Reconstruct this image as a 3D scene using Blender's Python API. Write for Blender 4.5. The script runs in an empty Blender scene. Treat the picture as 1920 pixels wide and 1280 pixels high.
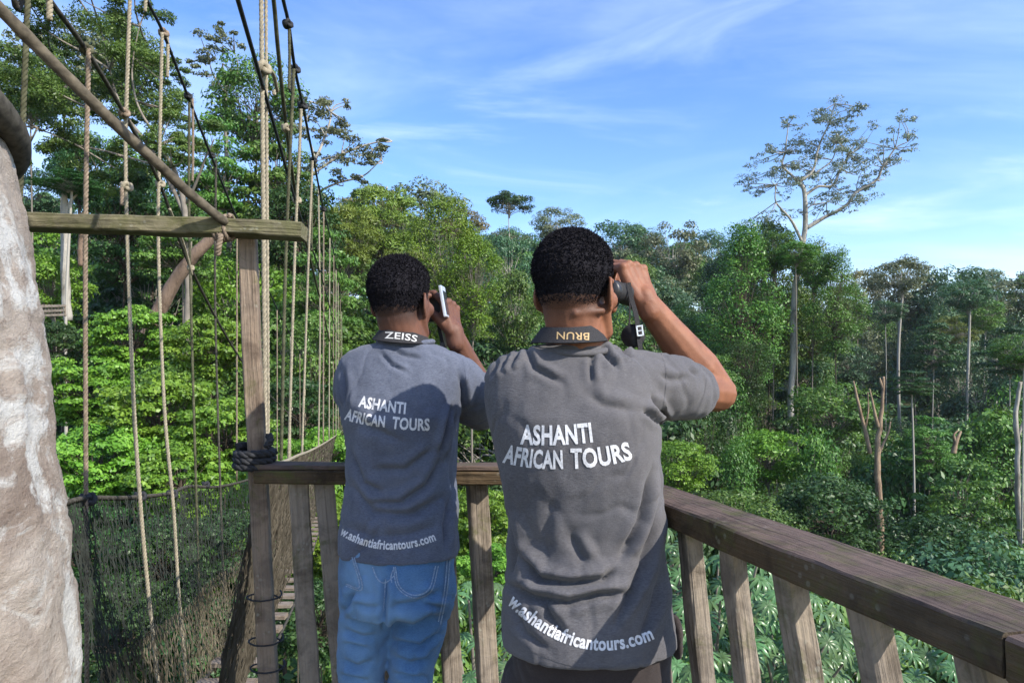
import bpy, bmesh, math, random
import numpy as np
from mathutils import Vector, Matrix, noise
from mathutils.bvhtree import BVHTree

rnd = random.Random(7)
rng = np.random.default_rng(7)
scene = bpy.context.scene
col = scene.collection

# ------------------------------------------------------------------ camera, sky, sun, exposure
F = 1300.0          # focal length in pixels of a 1920 px wide frame
HZ = 700.0          # row of the horizon in that frame
cam_d = bpy.data.cameras.new('camera')
cam_d.sensor_width = 36.0
cam_d.lens = F / 1920.0 * 36.0
cam_d.shift_y = (HZ - 640.0) / 1920.0
cam_d.clip_start = 0.05
cam_d.clip_end = 3000.0
cam = bpy.data.objects.new('camera', cam_d)
cam.rotation_euler = (math.radians(90), 0, 0)
col.objects.link(cam)
scene.camera = cam

SUN_AZ = 54.5       # degrees to the right of straight behind the camera
SUN_EL = 37.0
sa, se = math.radians(SUN_AZ), math.radians(SUN_EL)
to_sun = Vector((math.sin(sa) * math.cos(se), -math.cos(sa) * math.cos(se), math.sin(se)))
sun_d = bpy.data.lights.new('sun', 'SUN')
sun_d.energy = 3.6
sun_d.angle = math.radians(0.5)
sun_d.color = (1.0, 0.94, 0.84)
sun = bpy.data.objects.new('sun', sun_d)
sun.rotation_euler = to_sun.to_track_quat('Z', 'Y').to_euler()
sun.location = to_sun * 60
col.objects.link(sun)

world = bpy.data.worlds.new('World')
scene.world = world
world.use_nodes = True
nt = world.node_tree
for n in list(nt.nodes):
    nt.nodes.remove(n)
def wn(t, **kw):
    n = nt.nodes.new(t)
    for k, v in kw.items():
        setattr(n, k, v)
    return n
sky = wn('ShaderNodeTexSky', sky_type='NISHITA', sun_disc=False, sun_elevation=se,
         sun_rotation=math.atan2(to_sun.x, to_sun.y), altitude=200.0, air_density=1.0, dust_density=0.5, ozone_density=1.6)
tc = wn('ShaderNodeTexCoord')
sep = wn('ShaderNodeSeparateXYZ')
nt.links.new(tc.outputs['Generated'], sep.inputs[0])
mz = wn('ShaderNodeMath', operation='MAXIMUM'); mz.inputs[1].default_value = 0.02
nt.links.new(sep.outputs['Z'], mz.inputs[0])
ad = wn('ShaderNodeMath', operation='ADD'); ad.inputs[1].default_value = 0.12
nt.links.new(mz.outputs[0], ad.inputs[0])
dx = wn('ShaderNodeMath', operation='DIVIDE'); dy = wn('ShaderNodeMath', operation='DIVIDE')
nt.links.new(sep.outputs['X'], dx.inputs[0]); nt.links.new(ad.outputs[0], dx.inputs[1])
nt.links.new(sep.outputs['Y'], dy.inputs[0]); nt.links.new(ad.outputs[0], dy.inputs[1])
cmb = wn('ShaderNodeCombineXYZ')
nt.links.new(dx.outputs[0], cmb.inputs[0]); nt.links.new(dy.outputs[0], cmb.inputs[1])
def cloud_layer(scale, rot, stretch, lo, hi, amt, seed):
    mp = wn('ShaderNodeMapping')
    mp.inputs['Rotation'].default_value = (0, 0, rot)
    mp.inputs['Scale'].default_value = (scale, scale * stretch, 1)
    mp.inputs['Location'].default_value = (seed, seed * 0.7, 0)
    nt.links.new(cmb.outputs[0], mp.inputs[0])
    nz = wn('ShaderNodeTexNoise')
    nz.inputs['Scale'].default_value = 1.0
    nz.inputs['Detail'].default_value = 7.0
    nz.inputs['Roughness'].default_value = 0.58
    nz.inputs['Distortion'].default_value = 0.7
    nt.links.new(mp.outputs[0], nz.inputs['Vector'])
    mr = wn('ShaderNodeMapRange', interpolation_type='SMOOTHSTEP')
    mr.inputs['From Min'].default_value = lo
    mr.inputs['From Max'].default_value = hi
    mr.inputs['To Max'].default_value = amt
    nt.links.new(nz.outputs['Fac'], mr.inputs['Value'])
    return mr.outputs[0]
c1 = cloud_layer(0.42, 0.5, 1.5, 0.36, 0.78, 0.50, 3.1)     # thin veil
c2 = cloud_layer(0.9, 0.35, 1.9, 0.46, 0.86, 0.55, 9.4)     # small wisps
mx = wn('ShaderNodeMath', operation='MAXIMUM')
nt.links.new(c1, mx.inputs[0]); nt.links.new(c2, mx.inputs[1])
mix = wn('ShaderNodeMix', data_type='RGBA')
mix.inputs['B'].default_value = (4.3, 5.1, 6.5, 1)
nt.links.new(mx.outputs[0], mix.inputs['Factor'])
hsv = wn('ShaderNodeHueSaturation')
hsv.inputs['Saturation'].default_value = 1.26
hsv.inputs['Hue'].default_value = 0.512
nt.links.new(sky.outputs[0], hsv.inputs['Color'])
nt.links.new(hsv.outputs[0], mix.inputs['A'])
bg = wn('ShaderNodeBackground'); bg.inputs['Strength'].default_value = 0.15
nt.links.new(mix.outputs['Result'], bg.inputs['Color'])
wo = wn('ShaderNodeOutputWorld')
nt.links.new(bg.outputs[0], wo.inputs['Surface'])

scene.render.engine = 'CYCLES'
scene.cycles.max_bounces = 7
scene.cycles.diffuse_bounces = 3
scene.cycles.transmission_bounces = 4
scene.cycles.volume_bounces = 0
scene.view_settings.view_transform = 'Standard'
scene.view_settings.look = 'None'
scene.view_settings.exposure = 1.0
scene.view_settings.gamma = 1.0

# ------------------------------------------------------------------ helpers
def W(px, py, Y):
    "point at depth Y metres seen at frame position px, py"
    return Vector(((px - 960.0) / F * Y, Y, (HZ - py) / F * Y))

def mesh_np(name, v, f, smooth=False):
    "v (n,3) array, f (m,k) int array with k = 3 or 4"
    v = np.asarray(v, dtype=np.float32); f = np.asarray(f, dtype=np.int32)
    me = bpy.data.meshes.new(name)
    me.vertices.add(len(v)); me.vertices.foreach_set('co', v.ravel())
    k = f.shape[1]
    me.loops.add(f.size); me.loops.foreach_set('vertex_index', f.ravel())
    me.polygons.add(len(f))
    me.polygons.foreach_set('loop_start', np.arange(0, f.size, k, dtype=np.int32))
    me.polygons.foreach_set('loop_total', np.full(len(f), k, dtype=np.int32))
    me.polygons.foreach_set('use_smooth', np.full(len(f), smooth, dtype=bool))
    me.update(calc_edges=True)
    return me

def mesh_py(name, v, f, smooth=False):
    me = bpy.data.meshes.new(name)
    me.from_pydata([tuple(p) for p in v], [], [tuple(q) for q in f])
    me.update()
    if smooth:
        me.polygons.foreach_set('use_smooth', np.full(len(me.polygons), True, dtype=bool))
    return me

def link(name, me, mat=None, parent=None):
    o = bpy.data.objects.new(name, me)
    col.objects.link(o)
    if mat is not None and me is not None and not me.materials:
        me.materials.append(mat)
    if parent is not None:
        o.parent = parent
    return o

def top(o, label, cat, group=None):
    o['label'] = label; o['category'] = cat
    if group: o['group'] = group
    return o

def thing(name, label, cat, loc=(0, 0, 0), group=None):
    o = bpy.data.objects.new(name, None)
    o.empty_display_size = 0.2
    o.location = loc
    col.objects.link(o)
    return top(o, label, cat, group)

def rooted(o):
    "shift children built in world coordinates so that they sit right under a moved Empty"
    for c in o.children:
        c.location = c.location - o.location

def frames(pts):
    pts = [Vector(p) for p in pts]
    n = len(pts); T = []
    for i in range(n):
        a = pts[max(0, i - 1)]; b = pts[min(n - 1, i + 1)]
        t = (b - a)
        T.append(t.normalized() if t.length > 1e-9 else Vector((0, 0, 1)))
    ref = Vector((0, 0, 1)) if abs(T[0].z) < 0.9 else Vector((1, 0, 0))
    N = [(ref - T[0] * ref.dot(T[0])).normalized()]
    for i in range(1, n):
        v = N[-1] - T[i] * N[-1].dot(T[i])
        N.append(v.normalized() if v.length > 1e-6 else N[-1])
    B = [T[i].cross(N[i]) for i in range(n)]
    return pts, T, N, B

def tube(pts, rad, sides=10, caps=True, base=0, flat=1.0):
    pts, T, N, B = frames(pts)
    if not hasattr(rad, '__len__'): rad = [rad] * len(pts)
    v = []; f = []
    for p, n, b, r in zip(pts, N, B, rad):
        for k in range(sides):
            a = 2 * math.pi * k / sides
            v.append(p + n * (math.cos(a) * r) + b * (math.sin(a) * r * flat))
    for i in range(len(pts) - 1):
        for k in range(sides):
            k2 = (k + 1) % sides
            f.append((base + i * sides + k, base + i * sides + k2, base + (i + 1) * sides + k2, base + (i + 1) * sides + k))
    if caps:
        f.append(tuple(base + k for k in range(sides))[::-1])
        f.append(tuple(base + (len(pts) - 1) * sides + k for k in range(sides)))
    return v, f

def capsule(pts, rad, sides=12):
    "tube with rounded ends"
    pts = [Vector(p) for p in pts]
    if not hasattr(rad, '__len__'): rad = [rad] * len(pts)
    d0 = (pts[0] - pts[1]).normalized(); d1 = (pts[-1] - pts[-2]).normalized()
    P = []; R = []
    for a in (80, 50, 25):
        a = math.radians(a); P.append(pts[0] + d0 * rad[0] * math.sin(a)); R.append(rad[0] * math.cos(a))
    P += pts; R += list(rad)
    for a in (25, 50, 80):
        a = math.radians(a); P.append(pts[-1] + d1 * rad[-1] * math.sin(a)); R.append(rad[-1] * math.cos(a))
    return tube(P, R, sides)

def ellipsoid(c, r, rot=None, nu=20, nv=12):
    v = []; f = []
    c = Vector(c)
    for j in range(nv + 1):
        ph = math.pi * (j + 0.02) / (nv + 0.04) - math.pi / 2
        for i in range(nu):
            th = 2 * math.pi * i / nu
            p = Vector((math.cos(ph) * math.cos(th) * r[0], math.cos(ph) * math.sin(th) * r[1], math.sin(ph) * r[2]))
            if rot is not None: p = rot @ p
            v.append(c + p)
    for j in range(nv):
        for i in range(nu):
            i2 = (i + 1) % nu
            f.append((j * nu + i, j * nu + i2, (j + 1) * nu + i2, (j + 1) * nu + i))
    f.append(tuple(range(nu))[::-1]); f.append(tuple(nv * nu + i for i in range(nu)))
    return v, f

def loft(rings, n=40, ex=2.4):
    "rings (cx, cy, z, halfwidth, halfdepth) joined into a closed body of superelliptic section"
    v = []; f = []
    for (cx, cy, z, a, b) in rings:
        for k in range(n):
            t = 2 * math.pi * k / n
            c, s = math.cos(t), math.sin(t)
            v.append(Vector((cx + a * math.copysign(abs(c) ** (2 / ex), c), cy + b * math.copysign(abs(s) ** (2 / ex), s), z)))
    for i in range(len(rings) - 1):
        for k in range(n):
            k2 = (k + 1) % n
            f.append((i * n + k, i * n + k2, (i + 1) * n + k2, (i + 1) * n + k))
    f.append(tuple(range(n))[::-1]); f.append(tuple((len(rings) - 1) * n + k for k in range(n)))
    return v, f

def joinp(parts):
    v = []; f = []
    for (pv, pf) in parts:
        b = len(v); v += list(pv); f += [tuple(i + b for i in q) for q in pf]
    return v, f

def remeshed(parts, voxel, smooth_it=4, decimate=None, fac=0.5):
    v, f = joinp(parts)
    me = mesh_py('tmp', v, f)
    o = bpy.data.objects.new('tmp', me); col.objects.link(o)
    m = o.modifiers.new('r', 'REMESH'); m.mode = 'VOXEL'; m.voxel_size = voxel; m.use_smooth_shade = True
    if smooth_it:
        s = o.modifiers.new('s', 'SMOOTH'); s.factor = fac; s.iterations = smooth_it
    if decimate:
        d = o.modifiers.new('d', 'DECIMATE'); d.ratio = decimate
    dg = bpy.context.evaluated_depsgraph_get(); dg.update()
    out = bpy.data.meshes.new_from_object(o.evaluated_get(dg))
    bpy.data.objects.remove(o); bpy.data.meshes.remove(me)
    out.polygons.foreach_set('use_smooth', np.full(len(out.polygons), True, dtype=bool))
    return out

def vco(me):
    a = np.empty(len(me.vertices) * 3, dtype=np.float32); me.vertices.foreach_get('co', a); return a.reshape(-1, 3)
def vno(me):
    a = np.empty(len(me.vertices) * 3, dtype=np.float32); me.vertices.foreach_get('normal', a); return a.reshape(-1, 3)
def setco(me, a):
    me.vertices.foreach_set('co', np.asarray(a, dtype=np.float32).ravel()); me.update()

def catmull(pts, n):
    pts = [Vector(p) for p in pts]
    if len(pts) == 2:
        return [pts[0].lerp(pts[1], i / (n - 1)) for i in range(n)]
    P = [pts[0] * 2 - pts[1]] + pts + [pts[-1] * 2 - pts[-2]]
    out = []; m = len(pts) - 1
    for i in range(n):
        t = i / (n - 1) * m; k = min(int(t), m - 1); u = t - k
        a, b, c, d = P[k], P[k + 1], P[k + 2], P[k + 3]
        out.append(0.5 * ((2 * b) + (c - a) * u + (2 * a - 5 * b + 4 * c - d) * u * u + (3 * b - a - 3 * c + d) * u ** 3))
    return out

def plen(pts):
    return sum((Vector(pts[i + 1]) - Vector(pts[i])).length for i in range(len(pts) - 1))

# ------------------------------------------------------------------ materials
class MB:
    "tiny node helper"
    def __init__(s, name):
        s.m = bpy.data.materials.new(name); s.m.use_nodes = True
        s.t = s.m.node_tree
        s.p = s.t.nodes['Principled BSDF']; s.out = s.t.nodes['Material Output']
    def n(s, t, **kw):
        x = s.t.nodes.new(t)
        for k, v in kw.items():
            if k in ('ins',):
                for a, b in v.items(): x.inputs[a].default_value = b
            else: setattr(x, k, v)
        return x
    def l(s, a, b): s.t.links.new(a, b)
    def coords(s, scale=(1, 1, 1), rot=(0, 0, 0), kind='Object'):
        c = s.n('ShaderNodeTexCoord'); m = s.n('ShaderNodeMapping')
        m.inputs['Scale'].default_value = scale; m.inputs['Rotation'].default_value = rot
        s.l(c.outputs[kind], m.inputs[0]); return m.outputs[0]
    def noise(s, vec, scale, detail=5, rough=0.55, dist=0.0):
        x = s.n('ShaderNodeTexNoise', ins={'Scale': scale, 'Detail': detail, 'Roughness': rough, 'Distortion': dist})
        if vec is not None: s.l(vec, x.inputs['Vector'])
        return x.outputs['Fac']
    def ramp(s, fac, stops, interp='LINEAR'):
        r = s.n('ShaderNodeValToRGB'); r.color_ramp.interpolation = interp
        e = r.color_ramp.elements
        while len(e) < len(stops): e.new(0.5)
        for i, (p, c) in enumerate(stops):
            e[i].position = p; e[i].color = (*c, 1) if len(c) == 3 else c
        s.l(fac, r.inputs[0]); return r.outputs[0]
    def rng(s, fac, a, b, c=0.0, d=1.0):
        r = s.n('ShaderNodeMapRange', ins={'From Min': a, 'From Max': b, 'To Min': c, 'To Max': d})
        s.l(fac, r.inputs['Value']); return r.outputs[0]
    def mix(s, fac, a, b, blend='MIX'):
        x = s.n('ShaderNodeMix', data_type='RGBA', blend_type=blend)
        for v, k in ((fac, 'Factor'), (a, 'A'), (b, 'B')):
            if isinstance(v, (int, float)): x.inputs[k].default_value = v
            elif isinstance(v, tuple): x.inputs[k].default_value = (*v, 1)
            else: s.l(v, x.inputs[k])
        return x.outputs['Result']
    def bump(s, fac, strength, dist):
        b = s.n('ShaderNodeBump', ins={'Strength': strength, 'Distance': dist})
        s.l(fac, b.inputs['Height']); s.l(b.outputs[0], s.p.inputs['Normal'])
    def col(s, c):
        if isinstance(c, tuple): s.p.inputs['Base Color'].default_value = (*c, 1)
        else: s.l(c, s.p.inputs['Base Color'])
    def rough(s, r, spec=0.4):
        s.p.inputs['Roughness'].default_value = r
        s.p.inputs['Specular IOR Level'].default_value = spec

def plain(name, c, r=0.6, spec=0.4, var=0.25, scale=60, metal=0.0, bump=0.0):
    b = MB(name)
    f = b.noise(b.coords(), scale, 4)
    lo = tuple(x * (1 - var) for x in c); hi = tuple(min(1, x * (1 + var)) for x in c)
    b.col(b.ramp(f, [(0.3, lo), (0.7, hi)])); b.rough(r, spec)
    b.p.inputs['Metallic'].default_value = metal
    if bump: b.bump(f, bump, 0.002)
    return b.m

def wood(name, base, dark, moss=0.0, lichen=0.0, grey=(0.30, 0.28, 0.25), greyamt=0.35):
    b = MB(name)
    inf = b.n('ShaderNodeObjectInfo')
    c = b.n('ShaderNodeTexCoord'); addv = b.n('ShaderNodeVectorMath', operation='ADD')
    mul = b.n('ShaderNodeMath', operation='MULTIPLY'); mul.inputs[1].default_value = 37.0
    b.l(inf.outputs['Random'], mul.inputs[0]); b.l(c.outputs['Object'], addv.inputs[0]); b.l(mul.outputs[0], addv.inputs[1])
    m = b.n('ShaderNodeMapping'); m.inputs['Scale'].default_value = (3, 60, 60); b.l(addv.outputs[0], m.inputs[0])
    m2 = b.n('ShaderNodeMapping'); m2.inputs['Scale'].default_value = (1.5, 9, 9); b.l(addv.outputs[0], m2.inputs[0])
    grain = b.noise(m.outputs[0], 1.6, 8, 0.65, 0.4)
    big = b.noise(m2.outputs[0], 1.3, 5, 0.6, 0.3)
    cc = b.ramp(grain, [(0.25, tuple((x + y) / 2 for x, y in zip(dark, base))), (0.5, base), (0.78, tuple(x * 1.22 for x in base))])
    bl = b.noise(addv.outputs[0], 11, 7, 0.68, 0.6)
    cc = b.mix(b.rng(bl, 0.44, 0.62, 0, 0.85), cc, dark)
    cc = b.mix(b.rng(big, 0.42, 0.68, 0, greyamt), cc, grey)
    # dark streaks
    m3 = b.n('ShaderNodeMapping'); m3.inputs['Scale'].default_value = (2.2, 120, 120); b.l(addv.outputs[0], m3.inputs[0])
    st = b.noise(m3.outputs[0], 1.0, 3, 0.5)
    cc = b.mix(b.rng(st, 0.62, 0.76, 0, 0.45), cc, tuple(x * 0.35 for x in dark))
    if moss:
        mo = b.noise(addv.outputs[0], 14, 8, 0.7, 0.5)
        cc = b.mix(b.rng(mo, 0.62 - 0.22 * moss, 0.72, 0, 0.85), cc, (0.075, 0.085, 0.018))
    if lichen:
        lv = b.n('ShaderNodeTexVoronoi', ins={'Scale': 55.0, 'Randomness': 1.0}); b.l(addv.outputs[0], lv.inputs['Vector'])
        ln = b.noise(addv.outputs[0], 9, 4)
        a = b.n('ShaderNodeMath', operation='MULTIPLY')
        b.l(b.rng(lv.outputs['Distance'], 0.30, 0.18, 0, 1), a.inputs[0]); b.l(b.rng(ln, 0.52, 0.60, 0, lichen), a.inputs[1])
        cc = b.mix(a.outputs[0], cc, (0.36, 0.36, 0.30))
    b.col(cc); b.rough(0.82, 0.25)
    ad2 = b.n('ShaderNodeMath', operation='ADD'); b.l(grain, ad2.inputs[0]); b.l(st, ad2.inputs[1])
    ad3 = b.n('ShaderNodeMath', operation='ADD'); b.l(ad2.outputs[0], ad3.inputs[0]); b.l(bl, ad3.inputs[1])
    b.bump(ad3.outputs[0], 0.9, 0.006)
    return b.m

M = {}
M['rail'] = wood('weathered_rail', (0.090, 0.060, 0.032), (0.030, 0.020, 0.011), moss=0.50, lichen=0.2, grey=(0.15, 0.12, 0.085))
M['railtop'] = wood('weathered_rail_top', (0.112, 0.076, 0.060), (0.036, 0.024, 0.019), moss=0.62, lichen=0.1, grey=(0.150, 0.116, 0.100))
M['post'] = wood('weathered_post', (0.225, 0.168, 0.120), (0.10, 0.070, 0.050), moss=0.3, lichen=0.35, grey=(0.33, 0.285, 0.235))
M['baluster'] = wood('weathered_baluster', (0.26, 0.215, 0.165), (0.105, 0.083, 0.062), moss=0.35, lichen=0.3, grey=(0.30, 0.26, 0.23))
M['mossbeam'] = wood('mossy_beam', (0.165, 0.145, 0.085), (0.07, 0.06, 0.035), moss=0.85, lichen=0.25, grey=(0.26, 0.24, 0.18))
M['plank'] = wood('floor_plank_wood', (0.20, 0.155, 0.115), (0.09, 0.065, 0.05), moss=0.2)
M['rope'] = plain('pale_hemp_rope', (0.275, 0.240, 0.175), 0.9, 0.15, 0.35, 90, bump=0.4)
M['ropered'] = plain('brown_hemp_rope', (0.20, 0.155, 0.115), 0.9, 0.15, 0.4, 70, bump=0.4)
M['ropedark'] = plain('weathered_dark_rope', (0.060, 0.055, 0.045), 0.9, 0.15, 0.5, 50, bump=0.4)
M['ropegreen'] = plain('mossy_dark_rope', (0.075, 0.075, 0.045), 0.9, 0.15, 0.5, 30, bump=0.4)
M['black'] = plain('black_rope', (0.022, 0.023, 0.026), 0.75, 0.3, 0.4, 120, bump=0.3)
M['cable'] = plain('mossy_cable', (0.095, 0.080, 0.058), 0.9, 0.2, 0.5, 45, bump=0.9)
M['netbrown'] = plain('brown_net_twine', (0.070, 0.060, 0.045), 0.9, 0.1, 0.5, 6)
M['netdark'] = plain('dark_net_twine', (0.035, 0.040, 0.035), 0.9, 0.1, 0.4, 20)
M['netpale'] = plain('pale_net_twine', (0.125, 0.105, 0.072), 0.9, 0.1, 0.6, 5)
M['blackplastic'] = plain('black_plastic', (0.018, 0.018, 0.020), 0.42, 0.5, 0.2, 80)
M['rubber'] = plain('black_rubber', (0.024, 0.024, 0.026), 0.7, 0.3, 0.2, 80)
M['webbing'] = plain('black_webbing', (0.030, 0.029, 0.031), 0.85, 0.2, 0.35, 400, bump=0.5)
M['silver'] = plain('silver_metal', (0.72, 0.74, 0.78), 0.30, 0.5, 0.06, 40, metal=0.55)
M['screen'] = plain('dark_screen_glass', (0.02, 0.022, 0.03), 0.1, 0.6, 0.1, 5)
M['white'] = plain('white_print', (0.58, 0.58, 0.60), 0.8, 0.2, 0.22, 260)
M['gold'] = plain('tan_print', (0.40, 0.28, 0.14), 0.7, 0.3, 0.2, 300)
M['greyprint'] = plain('pale_grey_print', (0.46, 0.46, 0.45), 0.7, 0.3, 0.15, 300)

def cloth(name, a, bcol, scale=900.0, fade=None):
    b = MB(name)
    v = b.coords((1, 1, 1))
    h = b.noise(b.coords((scale * 0.16, scale * 0.16, scale * 0.55)), 1.0, 4, 0.7)      # heather slubs
    h2 = b.noise(b.coords((scale, scale, scale)), 1.0, 2, 0.6)
    g = b.noise(v, 9.0, 6, 0.65, 0.4)
    c = b.ramp(h, [(0.34, a), (0.66, bcol)])
    c = b.mix(b.rng(h2, 0.35, 0.7, 0, 0.35), c, tuple(x * 1.6 for x in bcol))
    c = b.mix(b.rng(g, 0.40, 0.66, 0, 0.40), c, tuple(x * 0.72 for x in a))
    if fade is not None:
        c = b.mix(b.rng(b.noise(v, 4.0, 4), 0.40, 0.62, 0, 0.6), c, fade)
    b.col(c); b.rough(0.95, 0.1)
    b.p.inputs['Sheen Weight'].default_value = 0.12
    b.p.inputs['Sheen Roughness'].default_value = 0.5
    ad = b.n('ShaderNodeMath', operation='ADD'); b.l(h, ad.inputs[0]); b.l(h2, ad.inputs[1])
    b.bump(ad.outputs[0], 0.5, 0.0016)
    return b.m
M['shirt_blue'] = cloth('blue_grey_jersey', (0.062, 0.071, 0.100), (0.122, 0.136, 0.178))
M['shirt_grey'] = cloth('charcoal_heather_jersey', (0.056, 0.054, 0.060), (0.116, 0.113, 0.121), fade=(0.122, 0.115, 0.116))
M['jeans'] = cloth('blue_denim', (0.045, 0.105, 0.215), (0.100, 0.205, 0.37), 1400, fade=(0.19, 0.32, 0.48))
M['stitch'] = plain('pale_denim_stitch', (0.22, 0.30, 0.42), 0.9, 0.1, 0.4, 300)
M['trousers'] = cloth('dark_brown_twill', (0.028, 0.022, 0.021), (0.050, 0.040, 0.038), 1400)

def skin(name, base, dark):
    b = MB(name)
    v = b.coords()
    f = b.noise(v, 26, 6, 0.6)
    fine = b.noise(v, 420, 3, 0.6)
    c = b.ramp(f, [(0.32, dark), (0.68, base)])
    at = b.n('ShaderNodeAttribute', attribute_name='stubble')
    dots = b.noise(v, 700, 2, 0.5)
    mu = b.n('ShaderNodeMath', operation='MULTIPLY'); b.l(at.outputs['Fac'], mu.inputs[0]); b.l(b.rng(dots, 0.3, 0.6, 0.55, 1.0), mu.inputs[1])
    c = b.mix(mu.outputs[0], c, (0.018, 0.012, 0.011))
    b.col(c); b.rough(0.56, 0.33)
    b.p.inputs['Subsurface Weight'].default_value = 0.08
    b.p.inputs['Subsurface Radius'].default_value = (0.012, 0.005, 0.003)
    b.bump(fine, 0.45, 0.0014)
    return b.m
M['skin_dark'] = skin('dark_brown_skin', (0.155, 0.068, 0.042), (0.105, 0.045, 0.028))
M['skin_mid'] = skin('warm_brown_skin', (0.265, 0.112, 0.060), (0.175, 0.070, 0.038))
M['hair'] = plain('black_hair', (0.011, 0.010, 0.013), 0.85, 0.12, 0.4, 200)

def leafmat(name, dark, light, sun, trans=0.22, gloss=0.45, hue=0.02):
    "leaf colour varies from leaf to leaf (tint) and from plant to plant"
    b = MB(name)
    at = b.n('ShaderNodeAttribute', attribute_name='tint')
    inf = b.n('ShaderNodeObjectInfo')
    c = b.ramp(at.outputs['Fac'], [(0.0, dark), (0.55, light), (1.0, sun)])
    h = b.n('ShaderNodeHueSaturation')
    b.l(c, h.inputs['Color'])
    b.l(b.rng(inf.outputs['Random'], 0, 1, 0.5 - hue, 0.5 + hue), h.inputs['Hue'])
    b.l(b.rng(inf.outputs['Random'], 0, 1, 0.78, 1.22), h.inputs['Value'])
    b.col(h.outputs[0]); b.rough(gloss, 0.35)
    tr = b.n('ShaderNodeBsdfTranslucent')
    warm = b.mix(0.75, h.outputs[0], (1.25, 1.3, 0.45), 'MULTIPLY')
    b.l(warm, tr.inputs['Color'])
    ms = b.n('ShaderNodeMixShader'); ms.inputs[0].default_value = trans
    b.l(b.p.outputs[0], ms.inputs[1]); b.l(tr.outputs[0], ms.inputs[2]); b.l(ms.outputs[0], b.out.inputs['Surface'])
    return b.m
L = {}
L['bright'] = leafmat('bright_green_leaves', (0.062, 0.135, 0.014), (0.135, 0.255, 0.024), (0.210, 0.335, 0.040))
L['mid'] = leafmat('mid_green_leaves', (0.044, 0.104, 0.019), (0.090, 0.188, 0.032), (0.150, 0.250, 0.045))
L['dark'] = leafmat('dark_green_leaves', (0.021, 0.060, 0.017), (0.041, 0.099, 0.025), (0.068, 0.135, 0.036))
L['yellow'] = leafmat('yellow_green_leaves', (0.085, 0.130, 0.020), (0.160, 0.225, 0.038), (0.235, 0.300, 0.060))
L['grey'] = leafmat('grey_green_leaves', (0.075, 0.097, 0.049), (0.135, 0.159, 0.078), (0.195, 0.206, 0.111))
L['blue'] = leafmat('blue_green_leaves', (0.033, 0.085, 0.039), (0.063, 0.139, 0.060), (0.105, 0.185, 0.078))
L['brown'] = leafmat('bronze_green_leaves', (0.105, 0.097, 0.034), (0.173, 0.149, 0.058), (0.225, 0.185, 0.078))
L['pale'] = leafmat('backlit_grey_leaves', (0.100, 0.130, 0.105), (0.170, 0.210, 0.172), (0.235, 0.270, 0.220), hue=0.0)  # grey of leaves backlit against the sky, put into the leaf colour
L['palm'] = leafmat('umbrella_leaf', (0.055, 0.125, 0.040), (0.085, 0.175, 0.065), (0.115, 0.205, 0.085), trans=0.2, gloss=0.3)
def bark_mat(name, c, dark, sc=1.0):
    b = MB(name); v = b.coords((sc, sc, sc * 0.5))
    n1 = b.noise(v, 1.3, 7, 0.65, 0.5); n2 = b.noise(b.coords((6 * sc, 6 * sc, 1.2 * sc)), 1.5, 6, 0.7)
    cc = b.ramp(n1, [(0.32, dark), (0.52, c), (0.75, tuple(x * 1.2 for x in c))])
    cc = b.mix(b.rng(n2, 0.52, 0.68, 0, 0.65), cc, dark)
    b.col(cc); b.rough(0.95, 0.1); b.bump(n2, 0.8, 0.06)
    return b.m
M['barkpale'] = bark_mat('pale_grey_bark', (0.36, 0.335, 0.29), (0.16, 0.145, 0.115))
M['barkgrey'] = plain('grey_brown_bark', (0.20, 0.175, 0.145), 0.9, 0.15, 0.4, 1.8, bump=0.3)
M['barkdark'] = plain('dark_brown_bark', (0.085, 0.068, 0.052), 0.9, 0.15, 0.4, 1.8, bump=0.3)
M['barkred'] = bark_mat('reddish_brown_bark', (0.19, 0.135, 0.10), (0.08, 0.055, 0.04), 1.5)
M['deadwood'] = bark_mat('bleached_dead_wood', (0.30, 0.22, 0.15), (0.13, 0.085, 0.06), 1.5)
def soil():
    b = MB('forest_floor')
    v = b.coords()
    f = b.noise(v, 0.35, 8, 0.65)
    b.col(b.ramp(f, [(0.3, (0.016, 0.026, 0.009)), (0.55, (0.03, 0.045, 0.014)), (0.75, (0.05, 0.045, 0.026))]))
    b.rough(1.0, 0.05); b.bump(f, 0.6, 0.3)
    return b.m
M['soil'] = soil()
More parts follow.
